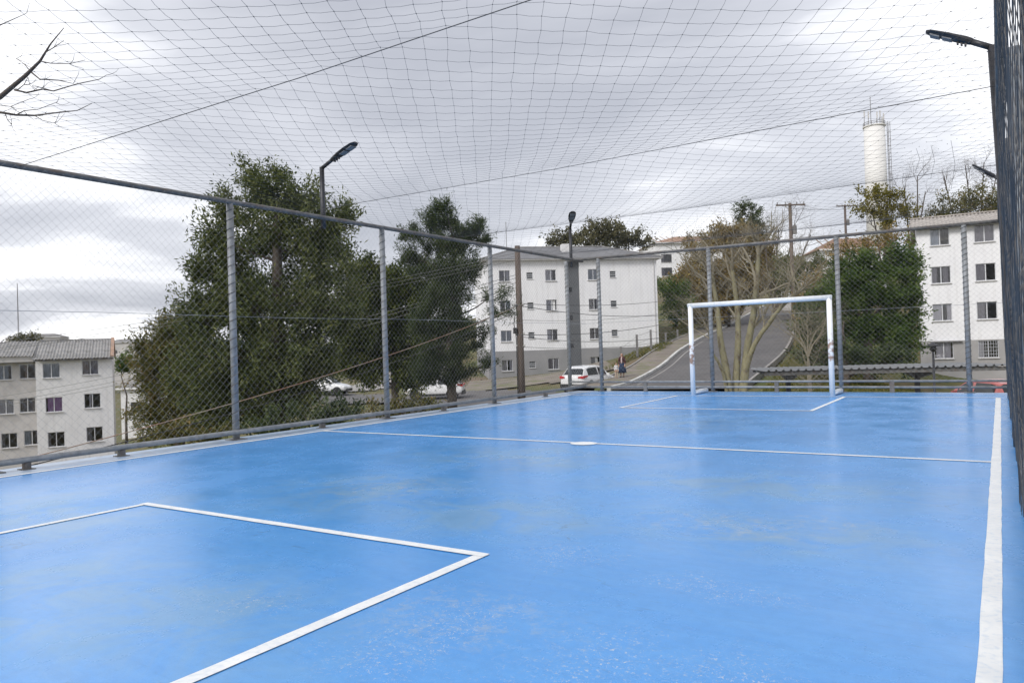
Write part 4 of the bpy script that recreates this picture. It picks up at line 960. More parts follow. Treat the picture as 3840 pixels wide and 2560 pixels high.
# ------------------------------------------------------------------ cars
def car(name, loc, rz, label, paint, suv=False, zs=1.0):
    t = tag(empty(name, loc, rz), label, 'car')
    L, W_, H = (4.3, 1.78, 1.60) if suv else (3.95, 1.70, 1.48)
    s = L / 4.3; hs = H / 1.6
    # stations from rear (x=-L/2) to front: x, bottom, belt z, half width
    st = [(-2.15, .42, .92, .70), (-2.08, .32, 1.00, .82), (-1.75, .26, 1.03, .875), (-1.0, .24, 1.02, .89), (0, .24, 1.0, .89), (.8, .24, .98, .885), (1.25, .25, .96, .87), (1.75, .28, .86, .84), (2.05, .34, .74, .76), (2.15, .42, .62, .62)]
    bm = MB(); ring = 12
    for x, zb, zt, hw in st:
        x *= s; zb *= hs; zt *= hs; hw *= W_ / 1.78
        half = [(0, zb), (hw * .8, zb), (hw * .97, zb + .10), (hw, zb + .30), (hw * .985, (zb + zt) / 2 + .12), (hw * .93, zt - .03), (hw * .80, zt)]
        pts = half + [(-a, b) for a, b in reversed(half[1:])]
        pts.append((0, zt + 0.015)) if False else None
        bm.v += [(x, a, b) for a, b in pts]; ring = len(pts)
    n_ = len(st)
    for i in range(n_ - 1):
        for k in range(ring):
            k2 = (k + 1) % ring; bm.f.append((i * ring + k, i * ring + k2, (i + 1) * ring + k2, (i + 1) * ring + k))
    bm.f += [tuple(range(ring - 1, -1, -1)), tuple((n_ - 1) * ring + k for k in range(ring))]
    body = bm.build('body', paint, t, smooth=True); smooth_mod(body, 2)
    # greenhouse: pillars/roof shell
    gst = [(-2.02, .98, 1.03, .74, .74), (-1.62, .98, 1.47, .80, .60), (-1.2, .98, 1.57, .81, .62), (-.3, .98, 1.60, .82, .64), (.25, .98, 1.55, .82, .62), (.72, .97, 1.30, .80, .66), (1.22, .94, .98, .76, .74)]
    gm = MB()
    for x, zb, zt, wb, wt in gst:
        x *= s; zb *= hs; zt *= hs; wb *= W_ / 1.78; wt *= W_ / 1.78
        gm.v += [(x, -wb, zb), (x, -wt, zt - .05), (x, -wt * .8, zt), (x, wt * .8, zt), (x, wt, zt - .05), (x, wb, zb)]
    for i in range(len(gst) - 1):
        for k in range(5): gm.f.append((i * 6 + k, (i + 1) * 6 + k, (i + 1) * 6 + k + 1, i * 6 + k + 1))
    gm.f += [(0, 1, 2, 3, 4, 5), tuple(reversed([(len(gst) - 1) * 6 + k for k in range(6)]))]
    gm.build('cabin', paint, t, smooth=False)
    def lerp(a, b, f): return tuple(a[i] + (b[i] - a[i]) * f for i in range(3))
    def gpt(i, k): return gm.v[i * 6 + k]
    # side windows (front + rear), both sides
    for sg, kb, kt in ((-1, 0, 1), (1, 5, 4)):
        for i0, i1, f0, f1 in ((1, 3, .25, .94), (3, 5, .06, .92)):
            rows_ = [i0, (i0 + 1), i1] if i1 - i0 == 2 else [i0, i1]
            low, up = [], []
            for q, i in enumerate(rows_):
                low.append(lerp(gpt(i, kb), gpt(i, kt), .10)); up.append(lerp(gpt(i, kb), gpt(i, kt), .88))
            low[0] = lerp(low[0], low[1], f0); up[0] = lerp(up[0], up[1], f0 + .1); low[-1] = lerp(low[-2], low[-1], f1); up[-1] = lerp(up[-2], up[-1], f1 - .05)
            sm = MB(); off = 0.012 * sg
            sm.v = [(p[0], p[1] + off, p[2]) for p in low] + [(p[0], p[1] + off, p[2]) for p in up]; k_ = len(low)
            sm.f = [(j, j + 1, k_ + j + 1, k_ + j) for j in range(k_ - 1)]
            sm.build('side_window', M['carglass'], t)
    # rear window and windscreen
    for (ia, ib, fa, fb, dx_, nm) in ((0, 1, .12, .90, -0.014, 'rear_window'), (6, 4, .08, .93, 0.014, 'windscreen')):
        A_ = [lerp(gpt(ia, k), gpt(ib, k), fa) for k in (1, 2, 3, 4)]; B_ = [lerp(gpt(ia, k), gpt(ib, k), fb) for k in (1, 2, 3, 4)]
        if nm == 'windscreen':
            mid = [lerp(gpt(5, k), gpt(4, k), .02) for k in (1, 2, 3, 4)]; L_ = [A_, mid, B_]
        else: L_ = [A_, B_]
        q = MB()
        for row in L_: q.v += [(p[0] + dx_, p[1] * .94, p[2] + .012) for p in row]
        q.f = [(4 * j + i, 4 * j + i + 1, 4 * j + i + 5, 4 * j + i + 4) for j in range(len(L_) - 1) for i in range(3)]
        q.build(nm, M['carglass'], t)
    R_ = .34 if suv else .30
    for wx in (-1.32 * s, 1.30 * s):
        for sg in (-1, 1):
            y = sg * (W_ / 2 - .085)
            Rm = Matrix.Rotation(RAD(90), 4, 'X')
            tm = MB().lathe([(R_ * .62, -.10), (R_ * .94, -.105), (R_, -.07), (R_, .07), (R_ * .94, .105), (R_ * .62, .10)], n=24)
            tm.v = [tuple(Rm @ Vector(p) + Vector((wx, y, R_))) for p in tm.v]; wl_ = tm.build('wheel', M['tyre'], t, smooth=True)
            rm = MB().lathe([(0.05, -.075), (R_ * .6, -.06), (R_ * .64, -.10), (R_ * .64, .10), (R_ * .6, .06), (0.05, .075)], n=20)
            rm.v = [tuple(Rm @ Vector(p) + Vector((wx, y, R_))) for p in rm.v]; rm.build('rim', M['rim'], wl_)
            am = MB(); na_ = 14
            for i in range(na_ + 1):
                a = math.pi * i / na_
                for rr, yy in ((R_ * 1.02, .035), (R_ * 1.20, .042), (R_ * 1.2, -.02)):
                    am.v.append((wx + math.cos(a) * rr, sg * (W_ / 2 - .035 + yy), R_ + math.sin(a) * rr))
            am.f = [(3 * i + k, 3 * i + k + 1, 3 * i + k + 4, 3 * i + k + 3) for i in range(na_) for k in range(2)]
            am.build('wheel_arch', M['blackplastic'], t)
            dm = MB().lathe([(R_ * 1.12, -.012), (R_ * 1.12, .012)], n=20); dm.v = [tuple(Rm @ Vector(p) + Vector((wx, sg * (W_ / 2 - .02), R_ + .02))) for p in dm.v]; dm.build('wheel_well', M['blackplastic'], t)
    MB().box((-2.10 * s, 0, .42 * hs), (.16, W_ * .86, .26)).build('rear_bumper', M['blackplastic'], t)
    MB().box((2.10 * s, 0, .40 * hs), (.14, W_ * .74, .20)).build('front_bumper', M['blackplastic'], t)
    for sg in (-1, 1):
        MB().box((0, sg * (W_ / 2 - .01), .30 * hs), (1.8 * s, .05, .14)).build('side_skirt', M['blackplastic'], t)
        MB().box((.62 * s, sg * (W_ / 2 + .07), 1.02 * hs), (.12, .18, .12)).build('mirror', paint, t)
        tl = MB().add([(-2.15 * s, sg * .44, .90 * hs), (-2.12 * s, sg * .80, .86 * hs), (-1.72 * s, sg * .905, .97 * hs), (-1.76 * s, sg * .90, 1.05 * hs), (-2.12 * s, sg * .80, 1.02 * hs), (-2.15 * s, sg * .46, .98 * hs), (-1.9 * s, sg * .5, .95 * hs)], [(0, 1, 4, 5), (1, 2, 3, 4), (0, 5, 6), (5, 4, 3, 6), (0, 6, 2, 1), (6, 3, 2)])
        tl.v = [(p[0] - .02, p[1] * W_ / 1.78 + .012 * sg, p[2]) for p in tl.v]; tl.build('tail_light', M['taillight'], t)
        MB().box((2.0 * s, sg * .62, .68 * hs), (.22, .26, .10), rz=-sg * .35).build('headlight', M['headlight'], t)
        for dxx in (-.35, .62): MB().box((dxx * s, sg * (W_ / 2 + .005), .88 * hs), (.16, .03, .03)).build('door_handle', paint, t)
    MB().box((-2.165 * s, 0, .72 * hs), (.02, .42, .14)).build('number_plate', M['plate'], t)
    return t
p = at(2212, 1440, 46.0)
car('parked_car', (p.x, p.y, -1.55), RAD(90 - 36), 'white SUV with red tail lights parked before the stairwell block', M['carwhite'], True)
p = at(1225, 1470, 62); car('parked_car', (p.x, p.y, gz1(p.x, p.y) + .12), RAD(-8), 'white hatchback half hidden low behind the big leafy tree', M['carwhite'])
p = at(1630, 1480, 50); car('parked_car', (p.x, p.y, gz1(p.x, p.y) + .12), RAD(178), 'white car standing behind the dark pine trunk', M['carwhite'])
p = at(3690, 1440, 31); car('parked_car', (p.x, p.y, gz1(p.x, p.y) + .12), RAD(98), 'faded red car parked under the carport', M['carred'])

# ------------------------------------------------------------------ people
def skin_obj(name, verts, edges, radii, m, parent, root=0, sub=2):
    me_ = bpy.data.meshes.new(name); me_.from_pydata([tuple(v) for v in verts], edges, []); o = link(name, me_, m, parent)
    md = o.modifiers.new('skin', 'SKIN'); md.use_smooth_shade = True
    for i, r_ in enumerate(radii):
        sv = me_.skin_vertices[0].data[i]; sv.radius = (r_, r_) if not isinstance(r_, tuple) else r_; sv.use_root = (i == root)
    smooth_mod(o, sub); return o
def person(loc, rz, h, label, top, top_cuff, legs, hairlong, open_front=None, skirt=False):
    t = tag(empty('person', loc, rz), label, 'person'); k = h / 1.65
    V = []; E_ = []; Rr = []
    def ad_(p, r_, link_=None):
        V.append(Vector(p) * k); Rr.append(r_ * k if not isinstance(r_, tuple) else (r_[0] * k, r_[1] * k))
        if link_ is not None: E_.append((link_, len(V) - 1))
        return len(V) - 1
    pel = ad_((0, 0, .88), (.15, .10)); ab = ad_((0, 0, 1.04), (.125, .09), pel); ch = ad_((0, -.01, 1.24), (.145, .10), ab); nk0 = ad_((0, 0, 1.38), .07, ch); nk = ad_((0, -.005, 1.43), .05, nk0)
    hd0 = ad_((0, -.02, 1.50), (.062, .07), nk); hd1 = ad_((0, -.02, 1.57), (.075, .088), hd0); ad_((0, -.01, 1.635), (.055, .065), hd1)
    ad_((0, -.115, 1.535), .014, hd1)                                                  # nose
    for s in (-1, 1):
        ad_((s * .085, 0, 1.55), .016, hd1)                                            # ears
        hp = ad_((s * .085, 0, .82), .09, pel); kn_ = ad_((s * .095, -.015, .46), .058, hp); an = ad_((s * .10, .02, .09), .038, kn_); he = ad_((s * .10, .0, .045), .04, an); ad_((s * .11, -.15, .03), .032, he)
        sh_ = ad_((s * .165, 0, 1.34), .055, nk0); el = ad_((s * .215, .03, 1.08), .042, sh_); wr = ad_((s * .20, -.07, .86), .028, el); pm = ad_((s * .195, -.10, .79), .03, wr)
        for f, (dx_, ln) in enumerate(((-.024, .065), (-.008, .075), (.008, .07), (.024, .055))):
            a = ad_((s * .195 + dx_, -.115, .75), .0095, pm); ad_((s * .195 + dx_, -.11, .75 - ln), .008, a)
        a = ad_((s * .195 - s * .03, -.13, .785), .0095, pm); ad_((s * .195 - s * .035, -.145, .745), .008, a)
    skin_obj('body', V, E_, Rr, M['skin'], t)
    # top: torso and sleeves
    tv = [(0, 0, .90), (0, 0, 1.05), (0, -.01, 1.24), (0, 0, 1.37)]; tr_ = [(.165, .118), (.145, .11), (.165, .12), .085]; te = [(0, 1), (1, 2), (2, 3)]
    for s in (-1, 1):
        b_ = len(tv); tv += [(s * .165, 0, 1.34), (s * .215, .03, 1.08)]; tr_ += [.07, .056]; te += [(3, b_), (b_, b_ + 1)]
        if top_cuff > .9: tv.append((s * .202, -.06, .88)); tr_.append(.045); te.append((b_ + 1, b_ + 2))
    skin_obj('top', [Vector(v) * k for v in tv], te, [(a * k if not isinstance(a, tuple) else (a[0] * k, a[1] * k)) for a in tr_], M[top], t)
    if open_front:
        MB().tube([(0, -.105 * k, .92 * k), (0, -.118 * k, 1.1 * k), (0, -.125 * k, 1.25 * k), (0, -.075 * k, 1.37 * k)], [.055 * k, .05 * k, .045 * k, .03 * k], 10).build('undershirt', M[open_front], t, smooth=True)
    if skirt:
        MB().lathe([(.30 * k, .30 * k), (.27 * k, .5 * k), (.22 * k, .75 * k), (.165 * k, .95 * k), (.15 * k, .97 * k)], n=18).build('skirt', M[legs], t, smooth=True)
    else:
        lv = [(0, 0, .90)]; lr = [(.165, .12)]; le = []
        for s in (-1, 1):
            b_ = len(lv); lv += [(s * .085, 0, .80), (s * .095, -.015, .46), (s * .10, .02, .12)]; lr += [.105, .075, .06]; le += [(0, b_), (b_, b_ + 1), (b_ + 1, b_ + 2)]
        skin_obj('trousers', [Vector(v) * k for v in lv], le, [(a * k if not isinstance(a, tuple) else (a[0] * k, a[1] * k)) for a in lr], M[legs], t)
    hv = [(0, .02, 1.63), (0, .055, 1.57), (0, .07, 1.48)] + ([(0, .09, 1.32), (0, .10, 1.15)] if hairlong else [])
    hr = [(.088, .085), (.096, .075), (.085, .05)] + ([(.10, .04), (.06, .03)] if hairlong else [])
    skin_obj('hair', [Vector(v) * k for v in hv], [(i, i + 1) for i in range(len(hv) - 1)], [(a * k, b * k) for a, b in hr], M['hair'], t)
    for s in (-1, 1):
        MB().lathe([(.001, -.008 * k), (.009 * k, 0), (.001, .008 * k)], (s * .032 * k, -.098 * k, 1.56 * k), 8).build('eye', M['hair'], t)
        MB().tube([(s * .10 * k, .05 * k, .03 * k), (s * .105 * k, -.06 * k, .04 * k), (s * .11 * k, -.17 * k, .028 * k)], [.04 * k, .046 * k, .034 * k], 8).build('shoe', M['blackplastic'], t, smooth=True)
    MB().box((0, -.106 * k, 1.50 * k), (.045 * k, .008 * k, .010 * k)).build('mouth', principled('lips', (.35, .12, .1), .5)[0], t)
p = at(2334, 1414, 46.8); person((p.x, p.y, p.z), RAD(-20), 1.50, 'person in maroon cardigan and navy skirt standing past the white SUV', 'maroon', 1.0, 'navy', True, 'palepink', skirt=True)
p = at(2312, 1420, 46.2); person((p.x, p.y, p.z), RAD(20), 0.98, 'small person in white top and beige trousers near the white SUV', 'whitecloth', 1.0, 'beige', False)

# ------------------------------------------------------------------ trees
def leaf_mesh(name, centers, spread, per, ll, lw, m, parent, droop=0.2, axis=None, tint_c=None, jit=0.22):
    n_ = len(centers); C_ = np.repeat(np.asarray(centers), per, 0); k = len(C_)
    sp = np.repeat(np.asarray(spread, float).reshape(n_, -1) * np.ones((n_, 3)), per, 0)
    d = rng.normal(size=(k, 3)); d[:, 2] -= droop * 1.2
    if axis is not None:
        AX = np.repeat(axis, per, 0); AX /= np.linalg.norm(AX, axis=1)[:, None] + 1e-9; d += AX * 1.5
        P_ = C_ + rng.normal(size=(k, 3)) * sp * 0.36 + AX * sp * rng.uniform(-1.0, 1.1, (k, 1))
    else: P_ = C_ + rng.normal(size=(k, 3)) * sp * 0.55
    d /= np.linalg.norm(d, axis=1)[:, None]
    s = np.cross(d, rng.normal(size=(k, 3))); s /= np.linalg.norm(s, axis=1)[:, None] + 1e-9
    L_ = ll * rng.uniform(0.6, 1.3, (k, 1)); W_ = lw * rng.uniform(0.7, 1.3, (k, 1))
    v = np.empty((k, 4, 3)); v[:, 0] = P_ - d * L_ * .5; v[:, 1] = P_ + s * W_ * .5; v[:, 2] = P_ + d * L_ * .5; v[:, 3] = P_ - s * W_ * .5
    me_ = bpy.data.meshes.new(name); me_.vertices.add(k * 4); me_.vertices.foreach_set('co', v.ravel())
    me_.loops.add(k * 4); me_.loops.foreach_set('vertex_index', np.arange(k * 4)); me_.polygons.add(k)
    me_.polygons.foreach_set('loop_start', np.arange(0, k * 4, 4)); me_.polygons.foreach_set('loop_total', np.full(k, 4)); me_.update(calc_edges=True)
    tc_ = rng.uniform(0.15, 0.75, n_) if tint_c is None else tint_c
    ti = np.clip(np.repeat(tc_, per) + rng.normal(size=k) * jit, 0, 1)
    a = me_.attributes.new('tint', 'FLOAT', 'FACE'); a.data.foreach_set('value', ti.astype(np.float32))
    return link(name, me_, m, parent)
def curve(a, b, bend=0.15, n_=5, up=0.0):
    a, b = Vector(a), Vector(b); L_ = (b - a).length
    o1 = Vector((random.gauss(0, 1), random.gauss(0, 1), random.gauss(0, .5))) * bend * L_ * .5
    return [a.lerp(b, t) + o1 * math.sin(math.pi * t) + Vector((0, 0, up * L_ * math.sin(math.pi * t))) for t in [i / n_ for i in range(n_ + 1)]]
def tree(name, label, lobes, d, lm, bm, per=70, dens=1.0, ll=.16, lw=.05, trunk_px=None, tr=.22, thick=.8, group=None, spread=.42, droop=.2, dj=.0, cat='tree', fork=0.35, gap=0.0):
    L_ = []
    for cx, cy, rx_, ry_, *dd in lobes:
        dd = dd[0] if dd else d; c = at(cx, cy, dd + random.uniform(-dj, dj)); a, b = rx_ / FPX * dd, ry_ / FPX * dd; L_.append((c, a, b))
    wt = sum(a * b for _, a, b in L_); cx = sum(c.x * a * b for c, a, b in L_) / wt; cy = sum(c.y * a * b for c, a, b in L_) / wt
    if trunk_px is not None: cx = at(trunk_px, 1400, d).x
    gzv = gz1(cx, cy); t = tag(empty(name, (cx, cy, gzv)), label, cat, group)
    org = np.array((cx, cy, gzv)); top = max(c.z + b * .3 for c, a, b in L_) - gzv; bot = min(c.z - b * .5 for c, a, b in L_) - gzv
    tm = MB(); hk = [0, .15, .35, .6, .85, 1.0]; tp = []
    for q in hk: tp.append(Vector((random.gauss(0, .02) * top * q, random.gauss(0, .02) * top * q, top * q * .93)))
    tm.tube(tp, [tr * 1.25, tr, tr * .85, tr * .6, tr * .35, tr * .12], 10)
    cen = []; spr = []; axs = []; bm_ = MB()
    for c, a, b in L_:
        lc = c - Vector(org); dep = min(a, b) * thick + .25 * max(a, b)
        zz = max(.12 * top, min(top * .9, lc.z - .45 * (abs(lc.x) + abs(lc.y)) - fork * b)); k_ = zz / (top * .93)
        i = min(len(hk) - 2, max(j for j in range(len(hk)) if hk[j] <= k_)); st = tp[i].lerp(tp[i + 1], (k_ - hk[i]) / (hk[i + 1] - hk[i]))
        r_ = tr * max(.12, .55 * (1 - k_)); pts = curve(st, lc, .18, 5); bm_.tube(pts, [r_ * (1 - .14 * j) for j in range(6)], 6, False)
        n_ = max(5, int(dens * 26 * (a * b) / (spread ** 2 * 5.5)))
        v = rng.normal(size=(n_, 3)); v /= np.linalg.norm(v, axis=1)[:, None]; rr = rng.uniform(.12, 1.0, (n_, 1)) ** .5
        if gap: rr *= rng.uniform(1 - gap, 1 + gap * .4, (n_, 1))
        q = np.array(lc) + v * rr * np.array([a, dep, b]); cen += q.tolist(); spr += (spread * rng.uniform(.6, 1.25, n_)).tolist()
        ax = v * .6 + rng.normal(size=(n_, 3)) * .3 + np.array([0, 0, .45]); axs += ax.tolist()
        for p_ in q[::3]: bm_.tube(curve(lc.lerp(st, .25), Vector(p_), .2, 3), [r_ * .35, r_ * .25, r_ * .18, .006], 4, False)
    tm.build('trunk', bm, t, smooth=True); bm_.build('branches', bm, t, smooth=True)
    cen = np.array(cen); spr = np.array(spr)
    leaf_mesh('crown', cen, spr, per, ll, lw, lm, t, droop, np.array(axs))
    return t
def bare(mm, p, dirv, L_, r_, depth, split=3, up=.12, seg=4, curl=.22, leaf=None):
    """recursive bare branch"""
    d = Vector(dirv).normalized(); pts = [Vector(p)]; rad = [r_]
    for i in range(seg):
        d = (d + Vector((random.gauss(0, curl), random.gauss(0, curl), random.gauss(0, curl) + up))).normalized(); pts.append(pts[-1] + d * (L_ / seg)); rad.append(r_ * (1 - .55 * (i + 1) / seg))
    mm.tube(pts, rad, 7 if r_ > .05 else (4 if r_ > .012 else 3), False)
    if leaf is not None and depth <= 1: leaf += [tuple(q) for q in pts[1:]]
    if depth == 0: return
    for k in range(split + (random.random() < .5)):
        j = random.randint(max(1, seg // 2 - 1), seg); a = d.orthogonal(); a.rotate(Matrix.Rotation(random.uniform(0, 6.28), 3, d))
        nd = d * random.uniform(.5, 1.0) + a * random.uniform(.45, .95)
        bare(mm, pts[j], nd, L_ * random.uniform(.55, .8), rad[j] * random.uniform(.5, .75), depth - 1, split, up, seg, curl, leaf)

tree('leafy_tree', 'big dense olive-green tree rising above the fence rail', [(935, 640, 34, 50), (1045, 650, 36, 45), (1000, 730, 100, 80), (1120, 740, 90, 80), (870, 780, 70, 70), (1230, 850, 90, 100), (1060, 880, 200, 120), (820, 880, 80, 70), (850, 1000, 130, 100), (1230, 1000, 130, 110), (1295, 800, 36, 55), (740, 1020, 55, 45), (1000, 1140, 270, 140), (780, 1180, 150, 100), (1220, 1160, 150, 120), (1010, 1330, 300, 150), (800, 1400, 160, 110), (1150, 1350, 110, 100), (930, 1520, 260, 90), (1130, 1470, 100, 60)], 24.5, M['leaf_olive'], M['bark'], per=115, dens=1.6, ll=.17, lw=.046, trunk_px=1030, tr=.34, thick=.8, spread=.42, gap=.24, droop=.3)
tree('bushy_tree', 'brownish green bushy tree beside the pale block', [(660, 1290, 130, 90), (570, 1390, 80, 100), (700, 1420, 150, 120), (600, 1530, 110, 90), (730, 1570, 180, 80), (620, 1230, 55, 40), (700, 1220, 80, 60), (540, 1310, 40, 50)], 29, M['leaf_bush'], M['bark'], per=110, dens=1.3, ll=.16, lw=.045, trunk_px=660, tr=.2, spread=.38, gap=.15)
tree('leafy_tree', 'fresh green tree between the big olive tree and the pine', [(1350, 1120, 90, 90), (1330, 1250, 90, 90), (1380, 1000, 60, 40), (1410, 1070, 90, 80), (1520, 1060, 90, 80), (1520, 1170, 110, 110), (1390, 1190, 130, 120), (1540, 1290, 110, 100), (1380, 1310, 110, 70), (1590, 1380, 80, 60), (1460, 1380, 90, 55), (1530, 1430, 70, 40), (1380, 1400, 80, 40), (1300, 1360, 50, 40)], 38, M['leaf_fresh'], M['bark'], per=110, dens=1.5, ll=.19, lw=.08, trunk_px=1480, tr=.2, spread=.45, gap=.15)
tree('pine_tree', 'tall dark pine with drooping side branches in front of the stairwell block', [(1658, 765, 26, 45), (1650, 830, 65, 45), (1740, 855, 60, 35), (1570, 880, 75, 26), (1800, 850, 30, 30), (1530, 960, 60, 26), (1680, 920, 110, 50), (1790, 890, 40, 30), (1630, 1000, 110, 60), (1740, 1020, 75, 60), (1670, 1110, 100, 75), (1610, 1210, 90, 65), (1710, 1220, 80, 70), (1660, 1320, 100, 60), (1600, 1400, 80, 45), (1690, 1400, 60, 40), (1840, 1110, 70, 10), (1890, 1170, 60, 9), (1850, 1235, 80, 10), (1800, 1290, 70, 12), (1840, 1355, 50, 12), (1760, 1380, 60, 14)], 31, M['leaf_dark'], M['bark'], per=150, dens=1.5, ll=.20, lw=.026, trunk_px=1694, tr=.2, thick=.9, spread=.34, droop=.2, gap=.15)
tree('hillside_tree', 'tree with rusty olive foliage along the footpath uphill', [(2620, 930, 70, 40), (2710, 890, 90, 45), (2790, 910, 90, 60), (2660, 1020, 110, 80), (2590, 1070, 70, 80), (2770, 1030, 110, 90), (2690, 1130, 130, 80), (2850, 1040, 80, 90), (2870, 960, 50, 60), (2600, 1150, 60, 50)], 82, M['leaf_rust'], M['bark'], per=80, dens=1.2, ll=.36, lw=.15, tr=.3, spread=.8, gap=.2)
tree('hillside_conifer', 'pointed dark conifer tips above the rusty hillside tree', [(2782, 790, 26, 38), (2834, 800, 24, 34), (2800, 850, 55, 40), (2850, 860, 40, 40)], 92, M['leaf_dark'], M['bark'], per=70, ll=.35, lw=.10, tr=.2, spread=.6)
tree('roadside_shrub', 'bright green shrub beside the corner of the stairwell block', [(2510, 1090, 45, 50), (2525, 1160, 48, 55), (2560, 1120, 45, 60)], 78, M['leaf_green'], M['bark'], per=70, ll=.26, lw=.13, tr=.12, spread=.6, cat='shrub')
tree('roadside_shrub', 'straw brown shrub on the slope between road top and dense green tree', [(3010, 1110, 40, 50), (3030, 1190, 45, 55), (3030, 1260, 40, 50), (3050, 1120, 45, 45), (3060, 1050, 40, 35)], 58, M['leaf_rust'], M['twig'], per=80, ll=.26, lw=.08, tr=.1, spread=.55, gap=.2, cat='shrub')
tree('roadside_shrub', 'olive shrub at the top of the road below the brown-roofed house', [(2950, 1060, 50, 45), (3000, 1010, 50, 35), (3060, 990, 50, 35), (2930, 1000, 35, 35)], 78, M['leaf_olive'], M['bark'], per=80, ll=.32, lw=.13, tr=.12, spread=.7, gap=.2, cat='shrub')
tree('roadside_shrub', 'dark brownish shrub behind the footpath fence posts', [(2580, 1190, 60, 50), (2640, 1190, 60, 45), (2560, 1235, 50, 35), (2630, 1225, 50, 30)], 84, M['leaf_bush'], M['bark'], per=60, ll=.26, lw=.12, tr=.1, spread=.6, cat='shrub')
tree('leafy_tree', 'large dense green tree beside the grey-based white block', [(3190, 1040, 80, 60), (3290, 1000, 80, 50), (3380, 990, 70, 60), (3405, 1090, 50, 110), (3130, 1120, 90, 70), (3270, 1120, 120, 90), (3080, 1200, 80, 60), (3200, 1230, 120, 70), (3320, 1250, 100, 80), (3405, 1230, 50, 120), (3060, 1110, 50, 35), (3240, 965, 40, 32), (3420, 955, 36, 40), (3030, 1160, 45, 30), (3150, 1000, 45, 28), (3060, 1290, 50, 45)], 45, M['leaf_green'], M['bark'], per=110, dens=1.15, ll=.22, lw=.085, tr=.3, spread=.5, gap=.34)
tree('leafy_tree', 'dark low thicket tree behind the carport roof', [(3060, 1300, 80, 70), (3150, 1330, 90, 55), (3250, 1355, 110, 45), (3370, 1350, 70, 55), (3040, 1210, 50, 70)], 41, M['leaf_dark'], M['bark'], per=85, ll=.22, lw=.09, tr=.16, spread=.45)
tree('hillside_tree', 'tree with sparse yellow-green crown below the water tower', [(3270, 735, 60, 34), (3335, 730, 60, 30), (3240, 775, 40, 40), (3375, 765, 45, 30), (3300, 775, 65, 30), (3330, 820, 60, 40), (3410, 800, 50, 40)], 80, M['leaf_yellow'], M['twigdark'], per=45, dens=.8, ll=.30, lw=.15, tr=.2, spread=.7, gap=.3)
tree('hillside_tree', 'olive brown tree crown just above the tan corrugated roof', [(3570, 770, 80, 50), (3650, 750, 80, 60), (3725, 760, 60, 60), (3510, 820, 60, 45), (3600, 820, 90, 40), (3700, 820, 80, 40)], 84, M['leaf_bush'], M['twigdark'], per=60, dens=.9, ll=.30, lw=.12, tr=.2, spread=.8, gap=.3)
tree('roadside_shrub', 'rusty shrub on the slope above the large dense green tree', [(3160, 955, 70, 45), (3240, 930, 60, 40), (3330, 900, 70, 50), (3420, 890, 50, 50)], 62, M['leaf_rust'], M['bark'], per=55, dens=.8, ll=.28, lw=.11, tr=.15, spread=.65, gap=.3, cat='shrub')
for lab, lb, lm_, d_ in (('round grey-green tree crown above the hipped roof ridge', [(2240, 860, 60, 35), (2290, 875, 70, 40), (2230, 900, 80, 30)], 'leaf_grey', 100), ('spreading grey-green tree beyond the hipped roof end', [(2350, 885, 60, 30), (2400, 905, 50, 25), (2320, 910, 60, 25)], 'leaf_grey', 104), ('low grey-green tree beyond the hipped roof near the rooftop antenna', [(2120, 895, 60, 28), (2080, 905, 40, 22), (2160, 900, 50, 25)], 'leaf_grey', 102)):
    tree('background_tree', lab, lb, d_, M[lm_], M['twigdark'], per=60, ll=.40, lw=.18, tr=.25, spread=.8, gap=.2, group='trees beyond the hipped roof')
tree('background_tree', 'distant leafy tree behind the grey corrugated roof', [(90, 1270, 50, 14), (130, 1275, 30, 10), (60, 1274, 30, 10)], 190, M['leaf_grey'], M['twigdark'], per=40, ll=.7, lw=.3, tr=.25, spread=1.0)
tree('background_tree', 'small dark green tree between pale block and bushy tree', [(465, 1350, 30, 28), (450, 1375, 30, 25), (490, 1370, 26, 24)], 90, M['leaf_green'], M['bark'], per=60, ll=.32, lw=.14, tr=.15, spread=.6)
# bushes under the trees, along the slope outside the fence
for lab, lb, lm_, d_ in (('low dark bush below the big olive tree', [(1180, 1560, 120, 50), (1050, 1600, 150, 50), (1300, 1540, 100, 40)], 'leaf_dark', 21), ('low scrub on the slope below the pine', [(1420, 1535, 90, 30), (1540, 1520, 80, 28), (1640, 1515, 60, 24)], 'leaf_bush', 24), ('weedy bush at the foot of the bushy tree', [(640, 1620, 90, 40), (760, 1630, 120, 40), (560, 1640, 50, 22)], 'leaf_bush', 22)):
    tree('roadside_shrub', lab, lb, d_, M[lm_], M['bark'], per=70, ll=.15, lw=.05, tr=.08, spread=.3, cat='shrub')

